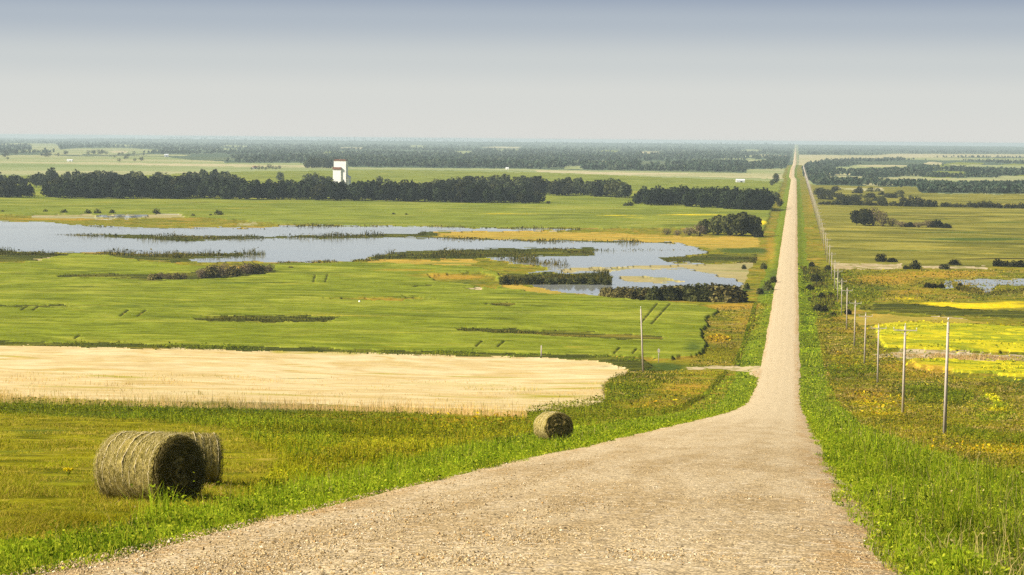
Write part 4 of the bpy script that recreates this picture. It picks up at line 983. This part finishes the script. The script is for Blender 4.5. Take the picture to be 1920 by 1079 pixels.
# ------------------------------------------------------------------ hay bales
def bale(name, px, py, dia, length, ndeg, label, seed, dist):
    """ndeg: compass of the visible end, measured from towards-the-viewer (-y) to the right (+x)."""
    x, y, z = at(px, py)
    R = dia / 2
    r = np.random.default_rng(seed)
    root = empty(name, (x, y, z))
    a = math.radians(ndeg)
    ax, ay = math.sin(a) * length * .5, -math.cos(a) * length * .5
    ge = ground(np.array([x + ax, x - ax]), np.array([y + ay, y - ay]))
    root.location.z = float(ge.min()) * .6 + float(ge.max()) * .4 - .03
    root.rotation_euler = (math.atan2(ge[1] - ge[0], length), 0, a)          # local -y is the visible end; lies along the slope
    nu, nv = 120, 46
    th = np.linspace(0, 2 * math.pi, nu, endpoint=False); ll = np.linspace(-length / 2, length / 2, nv)
    TH, LL = np.meshgrid(th, ll)
    bul = (fbm(np.cos(TH) * 3 + 9, np.sin(TH) * 3 + LL * 9, seed, 3) - .5) * .07 + (vnoise(LL * 16 + 40, TH * 0, seed) - .5) * .035
    sag = -.05 * np.clip(-np.cos(TH), 0, 1) ** 2
    edge = -.05 * np.clip((np.abs(LL) - length / 2 + .06) / .06, 0, 1) ** 2
    RR = R + bul + sag + edge + r.normal(0, .006, TH.shape)
    vx, vz = np.sin(TH) * RR, np.cos(TH) * RR + R - .05
    v = np.stack([vx, LL, vz], -1).reshape(-1, 3)
    i0 = (np.arange(nv - 1)[:, None] * nu + np.arange(nu)[None, :]).ravel(); i1 = (np.arange(nv - 1)[:, None] * nu + (np.arange(nu)[None, :] + 1) % nu).ravel()
    tag(root, label, 'hay bale', 'round hay bales in the left meadow')
    mesh_obj('hay_roll', v, np.stack([i0, i0 + nu, i1 + nu, i1], 1), M['hayroll'], root, smooth=True)
    for sgn in (-1, 1):                       # wound end faces
        nr = 22
        rr = np.linspace(0, 1, nr)
        ring = RR[0 if sgn < 0 else -1]
        Tm, Rm = np.meshgrid(th, rr)
        rad = Rm * ring[None, :]
        spiral = np.sin((Rm * 9 + Tm / 6.283) * 6.283) * .022
        dep = (fbm(rad * np.sin(Tm) * 7 + 5, rad * np.cos(Tm) * 7 + 50, seed + sgn, 3) - .5) * .14 * np.minimum(1, (1 - Rm) * 6) + spiral * np.minimum(1, (1 - Rm) * 8) + .05 * (1 - Rm ** 2)
        yy = sgn * (length / 2 - .002) + sgn * dep
        v = np.stack([rad * np.sin(Tm), yy, rad * np.cos(Tm) + R - .05], -1).reshape(-1, 3)
        i0 = (np.arange(nr - 1)[:, None] * nu + np.arange(nu)[None, :]).ravel(); i1 = (np.arange(nr - 1)[:, None] * nu + (np.arange(nu)[None, :] + 1) % nu).ravel()
        q = np.stack([i0, i1, i1 + nu, i0 + nu], 1) if sgn > 0 else np.stack([i0, i0 + nu, i1 + nu, i1], 1)
        mesh_obj('end_face', v, q, M['hayend_shaded'], root, smooth=True)
    for lw in np.linspace(-.46, .46, 9) * length:          # twine wound round the roll
        k = int(np.argmin(np.abs(ll - lw)))
        rg = np.stack([np.sin(th) * (RR[k] + .008), np.full(nu, ll[k]), np.cos(th) * (RR[k] + .008) + R - .05], 1)
        tw = MB(); o0 = np.stack([np.sin(th), 0 * th, np.cos(th)], 1)
        tv = np.concatenate([rg + [0, -.007, 0], rg + o0 * .008, rg + [0, .007, 0]])
        i = np.arange(nu); j = (i + 1) % nu
        tw.add(tv, f4=np.concatenate([np.stack([i, j, j + nu, i + nu], 1), np.stack([i + nu, j + nu, j + 2 * nu, i + 2 * nu], 1)]))
        tw.build('twine', M['twine'], root, True)
    # loose straw over the roll
    n = int(20000 * dist)
    t = r.uniform(0, 2 * math.pi, n); l = r.uniform(-length / 2, length / 2, n)
    p = np.stack([np.sin(t) * (R + .012), l, np.cos(t) * (R + .012) + R - .05], 1)
    tang = np.stack([np.cos(t), r.normal(0, .45, n), -np.sin(t)], 1); tang /= np.linalg.norm(tang, axis=1)[:, None]
    nor = np.stack([np.sin(t), 0 * t, np.cos(t)], 1)
    L = r.uniform(.03, .13, n)[:, None]; wv = np.cross(tang, nor) * r.uniform(.002, .0055, n)[:, None]
    lift = nor * (r.gamma(1.3, .012, n)[:, None])
    va = p - tang * L * .5 - wv; vb = p - tang * L * .5 + wv; vc = p + tang * L * .5 + lift
    Vv = np.stack([va, vb, vc], 1).reshape(-1, 3)
    ne = int(2600 * dist)
    t2 = r.uniform(0, 2 * math.pi, ne); rr2 = R * np.sqrt(r.random(ne)) * .97
    p2 = np.stack([np.sin(t2) * rr2, np.full(ne, -length / 2 - .05), np.cos(t2) * rr2 + R - .05], 1)
    dd = np.stack([np.cos(t2) + r.normal(0, .6, ne), -np.abs(r.normal(0, .35, ne)), -np.sin(t2) + r.normal(0, .6, ne)], 1); dd /= np.linalg.norm(dd, axis=1)[:, None]
    ww = np.cross(dd, [0, 1, 0]); ww /= np.linalg.norm(ww, axis=1)[:, None] + 1e-6; ww *= .006
    L2 = r.uniform(.05, .18, ne)[:, None]
    V2 = np.stack([p2 - ww, p2 + ww, p2 + dd * L2], 1).reshape(-1, 3)
    allv = np.concatenate([Vv, V2])
    c = np.array([[.36,.30,.10],[.45,.38,.15],[.24,.205,.045],[.10,.09,.018],[.55,.47,.23]])[r.choice(5, n + ne)] * r.uniform(.7, 1.2, (n + ne, 1))
    c[n:] *= np.array([.5, .48, .45])  # end straw darkened too, shade put into its colour
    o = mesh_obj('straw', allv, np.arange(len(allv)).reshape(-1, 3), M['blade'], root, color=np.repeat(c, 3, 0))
    o['kind'] = 'stuff'
    return root
def hay_mat(name, c1, c2, c3, swirl):
    m, nt, out = new_mat(name); T = NT(nt)
    tc = T.n('ShaderNodeTexCoord'); mp = T.n('ShaderNodeMapping')
    mp.inputs['Scale'].default_value = (3, 30, 3) if not swirl else (9, 2, 9)
    T.link(tc.outputs['Object'], mp.inputs['Vector'])
    a = T.noise(mp.outputs[0], 1.0, 5, .7, .6)
    b_ = T.noise(tc.outputs['Object'], 5.0, 4, .7)
    c = T.mix(T.rng(a, .36, .64), c1, c2)
    c = T.mix(T.rng(b_, .5, .66), c, c3)
    if swirl:
        m2 = T.n('ShaderNodeMapping'); m2.inputs['Location'].default_value = (0, 0, -.66); T.link(tc.outputs['Object'], m2.inputs['Vector'])
        wv = T.n('ShaderNodeTexWave'); wv.wave_type = 'RINGS'; wv.rings_direction = 'Y'; wv.inputs['Scale'].default_value = 1.9
        wv.inputs['Distortion'].default_value = 5.0; wv.inputs['Detail'].default_value = 3.0; wv.inputs['Detail Scale'].default_value = 1.6
        T.link(m2.outputs[0], wv.inputs['Vector'])
        c = T.mix(T.rng(wv.outputs['Fac'], .35, .9, 0, .8), c, (.26, .20, .075))
    b = T.n('ShaderNodeBsdfDiffuse'); T.link(c, b.inputs['Color'])
    bp = T.n('ShaderNodeBump'); bp.inputs['Strength'].default_value = .9; bp.inputs['Distance'].default_value = .05
    T.link(T.math('ADD', a, b_), bp.inputs['Height']); T.link(bp.outputs[0], b.inputs['Normal'])
    T.link(b.outputs[0], out.inputs[0])
    return m
M['twine'] = plain_mat('sisal_twine', (.42, .34, .18), (.55, .46, .28), 30, .8, (1, 1, 1), 0)
M['hayroll'] = hay_mat('hay_roll', (.175, .135, .030), (.37, .30, .10), (.06, .05, .010), False)
M['hayend_shaded'] = hay_mat('hay_end_shaded', (.060, .048, .015), (.17, .13, .042), (.024, .020, .007), True)  # end faces coloured darker than the roll to paint in their shade
bale('hay_bale', 283, 941, 1.40, 1.62, 59, 'largest round hay bale, nearest, its dark end turned to the road', 61, 1.0)
bale('hay_bale', 340, 908, 1.24, 1.45, 118, 'round hay bale half hidden behind the right end of the nearest bale', 62, .6)
bale('hay_bale', 1038, 826, 1.46, 1.95, 22, 'small far round hay bale sunk in grass below the pale grain field', 63, .5)

# ------------------------------------------------------------------ utility poles
M['polewood'] = plain_mat('weathered_pole', (.29, .245, .20), (.44, .385, .325), 5, .85, (6, 6, .6), .15)
M['arm'] = plain_mat('crossarm_wood', (.34, .30, .25), (.46, .41, .35), 5, .85, (.6, 6, 6), .15)
M['glass'] = plain_mat('insulator_glaze', (.55, .53, .50), (.66, .64, .60), 3, .35, (1, 1, 1), 0, spec=.5)
def pole(x, y, h, label, lean=0.0, group=None, arm=True, rad=.19, name='utility_pole', cat='pole'):
    z = float(ground(np.array([x]), np.array([y]))[0])
    root = empty(name, (x, y, z)); root.rotation_euler = (0, lean, 0)
    tag(root, label, cat, group)
    b = MB(); b.tube((0, 0, -.4), (0, 0, h), rad, rad * .66, 10); b.build('shaft', M['polewood'], root, True)
    if arm:
        a = MB(); a.box((0, -.16, h - .55), (2.9, .10, .11)); a.build('crossarm', M['arm'], root)
        for s in (-1.4, 0, 1.4):
            i = MB()
            i.tube((s, -.16 if s else 0, h - .48 if s else h), (s, -.16 if s else 0, h - .30 if s else h + .2), .035, .035, 6); i.tube((s, -.16 if s else 0, h - .36 if s else h + .12), (s, -.16 if s else 0, h - .20 if s else h + .3),   .06, .04, 8)
            i.build('insulator', M['glass'], root, True)
        for s in (-1, 1):
            k = MB(); k.tube((s * .75, -.1, h - .58), (0, -.1, h - 1.25), .025, .025, 5); k.build('brace', M['arm'], root)
    else:
        i = MB(); i.tube((0, 0, h), (0, 0, h + .28), .03, .03, 6); i.tube((0, 0, h + .2), (0, 0, h + .42), .10, .06, 8); i.build('insulator', M['glass'], root, True)
        k = MB(); k.tube((0, -.1, h - 1.1), (0, -.24, h - 1.0), .05, .07, 6); k.build('bracket', M['arm'], root)
    return root
PP = [(14.8, 220, 'nearest utility pole right of the road, the only one without a crossarm', .012, False), (13.8, 282, 'second utility pole from the front, first one with a crossarm', .008, True), (16.0, 425, 'third utility pole from the front, at the left edge of the yellow canola', .0, True), (15.4, 485, 'fourth utility pole from the front, left of the yellow canola', .006, True), (14.8, 545, 'fifth utility pole from the front in the right hand row', .004, True), (14.3, 605, 'sixth utility pole from the front, beside the small pond', -.004, True)]
for (x, y, lab, ln, arm) in PP:
    pole(x, y, 11.0, lab, ln, 'utility poles right of the road', arm)
yy = 605
while yy < 4200:
    yy += 62
    pole(14.2, yy, 10.4, 'distant utility pole in the row shrinking along the right of the road', random.uniform(-.012, .012), 'distant utility poles right of the road', True, rad=.13 + .00003 * yy)
x, y, z = at(1206, 698)
pole(x, y, 120 * y / F, 'lone leaning pole at the corner of the pale grain field', -.05, None, False, rad=.2, name='field_pole')
def post(px, py, hpx, label, name, cat, w=.18, sign=False, mat='polewood'):
    x, y, z = at(px, py); h = hpx * y / F
    root = empty(name, (x, y, z)); tag(root, label, cat)
    b = MB(); b.tube((0, 0, -.3), (0, 0, h), w, w * .9, 8); b.build('shaft', M[mat], root, True)
    c = MB(); c.tube((0, 0, h), (0, 0, h + .08), w * 1.05, w * .4, 8); c.build('post_cap', M[mat], root, True)
    if sign:
        s = MB(); s.box((0, -.14, h - .45), (.5, .05, .7)); s.build('sign_panel', M['arm'], root)
M['whitepaint'] = plain_mat('white_paint', (.74, .74, .72), (.82, .82, .80), 2, .6, (1, 1, 1), .05)
post(1015, 672, 24, 'short pale post at the far edge of the pale grain field', 'marker_post', 'post', .15)
post(1235, 681, 27, 'thin post with a small sign near the farm track', 'sign_post', 'sign', .08, True)
post(674, 571, 7, 'tiny white marker standing alone in the green crop field', 'field_marker', 'marker', .3, mat='whitepaint')

# ------------------------------------------------------------------ grain elevator and farm buildings
M['redroof'] = plain_mat('red_brown_roof', (.16, .065, .04), (.24, .11, .07), 1.5, .8, (1, 1, 1), .1)
M['greyroof'] = plain_mat('grey_roof', (.45, .46, .46), (.56, .57, .57), 1.0, .5, (1, 1, 1), .05)
M['darkglass'] = plain_mat('dark_glass', (.03, .035, .04), (.06, .065, .07), 1, .2, (1, 1, 1), 0, spec=.5)
M['siding'] = plain_mat('white_siding', (.70, .69, .66), (.82, .81, .79), .6, .7, (.4, .4, 3), .1)
x, y, z = at(637, 350)
root = empty('grain_elevator', (x, y, z), math.radians(-4))
tag(root, 'tall white grain elevator with red brown roofs above the windbreak', 'grain elevator')
k = y / F
bw, bh = 26 * k, 49 * k
b = MB(); b.box((0, bw * .3, bh * .5 - .25), (bw * .92, bw * .6, bh + .5)); b.build('tower_body', M['siding'], root)
b = MB(); b.prism([(-bw * .47, bh + .004), (bw * .47, bh + .004), (bw * .40, bh + 1.3), (-bw * .40, bh + 1.3)], -bw * .03, bw * .78); b.build('roof', M['redroof'], root)
b = MB(); b.box((-bw * .20, -bw * .042, bh * .32), (bw * .60, bw * .08, bh * .68)); b.build('annex', M['siding'], root)
b = MB(); b.prism([(-bw * .53, bh * .663), (bw * .13, bh * .663), (bw * .11, bh * .75), (-bw * .51, bh * .75)], -bw * .13, -bw * .004); b.build('annex_roof', M['redroof'], root)
b = MB(); b.box((bw * .56, bw * .4, bh * .16), (bw * .195, bw * .5, bh * .34)); b.build('driveway_shed', M['siding'], root)
b = MB(); b.prism([(bw * .464, bh * .33), (bw * .70, bh * .33), (bw * .64, bh * .39), (bw * .464, bh * .44)], bw * .12, bw * .68); b.build('shed_roof', M['greyroof'], root)
b = MB(); b.box((-bw * .20, -bw * .082, bh * .11), (bw * .2, .12, bh * .18)); b.build('door', M['darkglass'], root)
def barn(px, py, wpx, hpx, label, roof='redroof', rz=0.0, cat='farm building', depth=.6):
    x, y, z = at(px, py); k = y / F
    w, h = wpx * k, hpx * k
    root = empty('farm_building', (x, y, z), rz); tag(root, label, cat, 'far farm buildings')
    b = MB(); b.box((0, 0, h * .28), (w, w * depth, h * .62)); b.build('wall', M['siding'], root)
    b = MB(); hw = w * depth * .56
    v = np.array([[-w*.52,-hw,h*.58],[w*.52,-hw,h*.58],[w*.52,hw,h*.58],[-w*.52,hw,h*.58],[-w*.52,0,h],[w*.52,0,h]])
    b.add(v, f4=[[0,1,5,4],[2,3,4,5],[0,3,2,1]], f3=[[1,2,5],[3,0,4]]); b.build('roof', M[roof], root)
    b = MB(); b.box((w * .1, -w * depth * .5, h * .2), (w * .2, .2, h * .4)); b.build('door', M['darkglass'], root)
barn(1388, 343, 16, 7, 'white farm building with pale roof near the far left roadside', 'greyroof', .1)
barn(312, 294, 8, 5, 'tiny white far building in the hazy woods at left', 'greyroof', .2)
barn(951, 318, 6, 4, 'tiny white far building at the edge of the hazy woods, centre', 'greyroof', -.1)
barn(131, 303, 11, 4, 'long low pale far building in the fields at left', 'greyroof', .05, depth=.4)
barn(478, 317, 9, 5, 'brown roofed far farmhouse left of the elevator', 'redroof', .3)
barn(468, 301, 5, 3.5, 'tiny pale far house in the hazy woods above the farmhouse', 'greyroof', .3)
barn(561, 294.5, 34, 4, 'long white far shed above the elevator, left one of two', 'greyroof', .02, depth=.3)
barn(613, 297, 24, 5, 'long white far shed above the elevator, right one of two', 'greyroof', -.12, depth=.3)

# a dandelion clump
x, y, z = at(128, 893)
o = None
root = empty('yellow_weed', (x, y, z)); tag(root, 'single yellow flowering weed in the mown hay left of the nearest bale', 'weed')
b = MB()
for k in range(9):
    a = random.uniform(0, 6.28); b.tube((0, 0, -.02), (.07 * math.cos(a),   .07 * math.sin(a), .16), .006, .004, 4)
m, nt, out = new_mat('weed_stem'); T = NT(nt); d = T.n('ShaderNodeBsdfDiffuse'); T.link(T.mix(T.noise(T.pos(), 9), (.09, .14, .015), (.16, .2, .02)), d.inputs[0]); T.link(d.outputs[0], out.inputs[0])
b.build('stems', m, root)
pb = []
for k in range(70):
    a, rr = random.uniform(0, 6.28), .11 * math.sqrt(random.random()); pb.append((rr * math.cos(a), rr * math.sin(a), .16 + random.uniform(-.02, .03)))
nr = rng.normal(size=(70, 3)) * .6 + [0, -.3, 1]; nr /= np.linalg.norm(nr, axis=1)[:, None]
v, f = quads(np.array(pb), nr, rng.uniform(.018, .03, 70))
mesh_obj('blossoms', v, f, M['petal'], root, color=np.tile([.62, .5, .012], (len(v), 1)) * rng.uniform(.8, 1.1, (len(v), 1)))

# ------------------------------------------------------------------ haze
m, nt, out = new_mat('haze'); T = NT(nt)
pv = T.n('ShaderNodeVolumePrincipled')
pv.inputs['Color'].default_value = (.58, .705, .745, 1); pv.inputs['Density'].default_value = 6.4e-5; pv.inputs['Anisotropy'].default_value = .1
T.link(pv.outputs[0], out.inputs['Volume'])
b = MB(); b.box((0, 17400, -27.2), (66000, 35600, 60.4)); o = b.build('haze', m); tag(o, 'pale summer haze lying over the whole plain', 'haze', kind='stuff')

# ------------------------------------------------------------------ light, sky, camera
SAZ = math.atan2(-.92, -.39); SEL = math.radians(37)
sd = Vector((math.sin(SAZ) * math.cos(SEL), math.cos(SAZ) * math.cos(SEL), math.sin(SEL)))
L = bpy.data.lights.new('sun', 'SUN'); L.energy = 4.9; L.angle = math.radians(.55); L.color = (1.0, .92, .76)
so = bpy.data.objects.new('sun', L); COL.objects.link(so)
so.rotation_euler = (-sd).to_track_quat('-Z', 'Y').to_euler()
w = bpy.data.worlds.new('World'); SC.world = w; w.use_nodes = True
nt = w.node_tree
for n in list(nt.nodes): nt.nodes.remove(n)
T = NT(nt)
out = T.n('ShaderNodeOutputWorld'); bg = T.n('ShaderNodeBackground'); bg.inputs['Strength'].default_value = .05
sk = T.n('ShaderNodeTexSky'); sk.sky_type = 'NISHITA'; sk.sun_disc = False; sk.sun_elevation = SEL; sk.sun_rotation = SAZ % (2 * math.pi)
sk.dust_density = 2.0; sk.air_density = 1.0; sk.ozone_density = 1.0
tc = T.n('ShaderNodeTexCoord'); sx = T.n('ShaderNodeSeparateXYZ'); T.link(tc.outputs['Generated'], sx.inputs[0])
EXPO = 1.15
G = 2 ** EXPO
def lin(c): return tuple(((v / 255) / 12.92 if v <= 10 else (((v / 255) + .055) / 1.055) ** 2.4) for v in c)
ramp = T.n('ShaderNodeValToRGB'); ramp.color_ramp.interpolation = 'EASE'
el = ramp.color_ramp.elements
stops = [(0.0, (219, 219, 214)), (.30, (215, 217, 213)), (.52, (203, 208, 208)), (.80, (177, 187, 197)), (1.0, (152, 165, 184))]
while len(el) < len(stops): el.new(.5)
for e, (p, c) in zip(el, stops):
    e.position = p; e.color = (*[v / G / .05 / 8 for v in lin(c)], 1)
T.link(T.rng(sx.outputs[2], 0, .066, 0, 1), ramp.inputs[0])
# linear elevation
mr = [n for n in nt.nodes if n.bl_idname == 'ShaderNodeMapRange'][0]; mr.interpolation_type = 'LINEAR'
sc4 = T.n('ShaderNodeVectorMath'); sc4.operation = 'SCALE'; sc4.inputs[3].default_value = 8.0
T.link(ramp.outputs[0], sc4.inputs[0])
c = T.mix(T.rng(sx.outputs[2], .10, .32), sc4.outputs[0], sk.outputs[0])
T.link(c, bg.inputs[0]); T.link(bg.outputs[0], out.inputs[0])

cam = bpy.data.cameras.new('camera'); co = bpy.data.objects.new('camera', cam); COL.objects.link(co)
cam.sensor_width = 36; cam.sensor_fit = 'HORIZONTAL'; cam.lens = 36 * F / 1920
cam.clip_start = .1; cam.clip_end = 90000
Mx = Matrix(((XC[0], YC[0], -FW[0], 0), (XC[1], YC[1], -FW[1], 0), (XC[2], YC[2], -FW[2], CAMZ), (0, 0, 0, 1)))
co.matrix_world = Mx
SC.camera = co
vs = SC.view_settings
vs.view_transform = 'Standard'; vs.look = 'None'; vs.exposure = EXPO; vs.gamma = 1; vs.use_curve_mapping = False
SC.render.engine = 'CYCLES'
SC.cycles.use_denoising = False
SC.cycles.max_bounces = 5; SC.cycles.volume_bounces = 0; SC.cycles.transparent_max_bounces = 8
SC.cycles.diffuse_bounces = 3
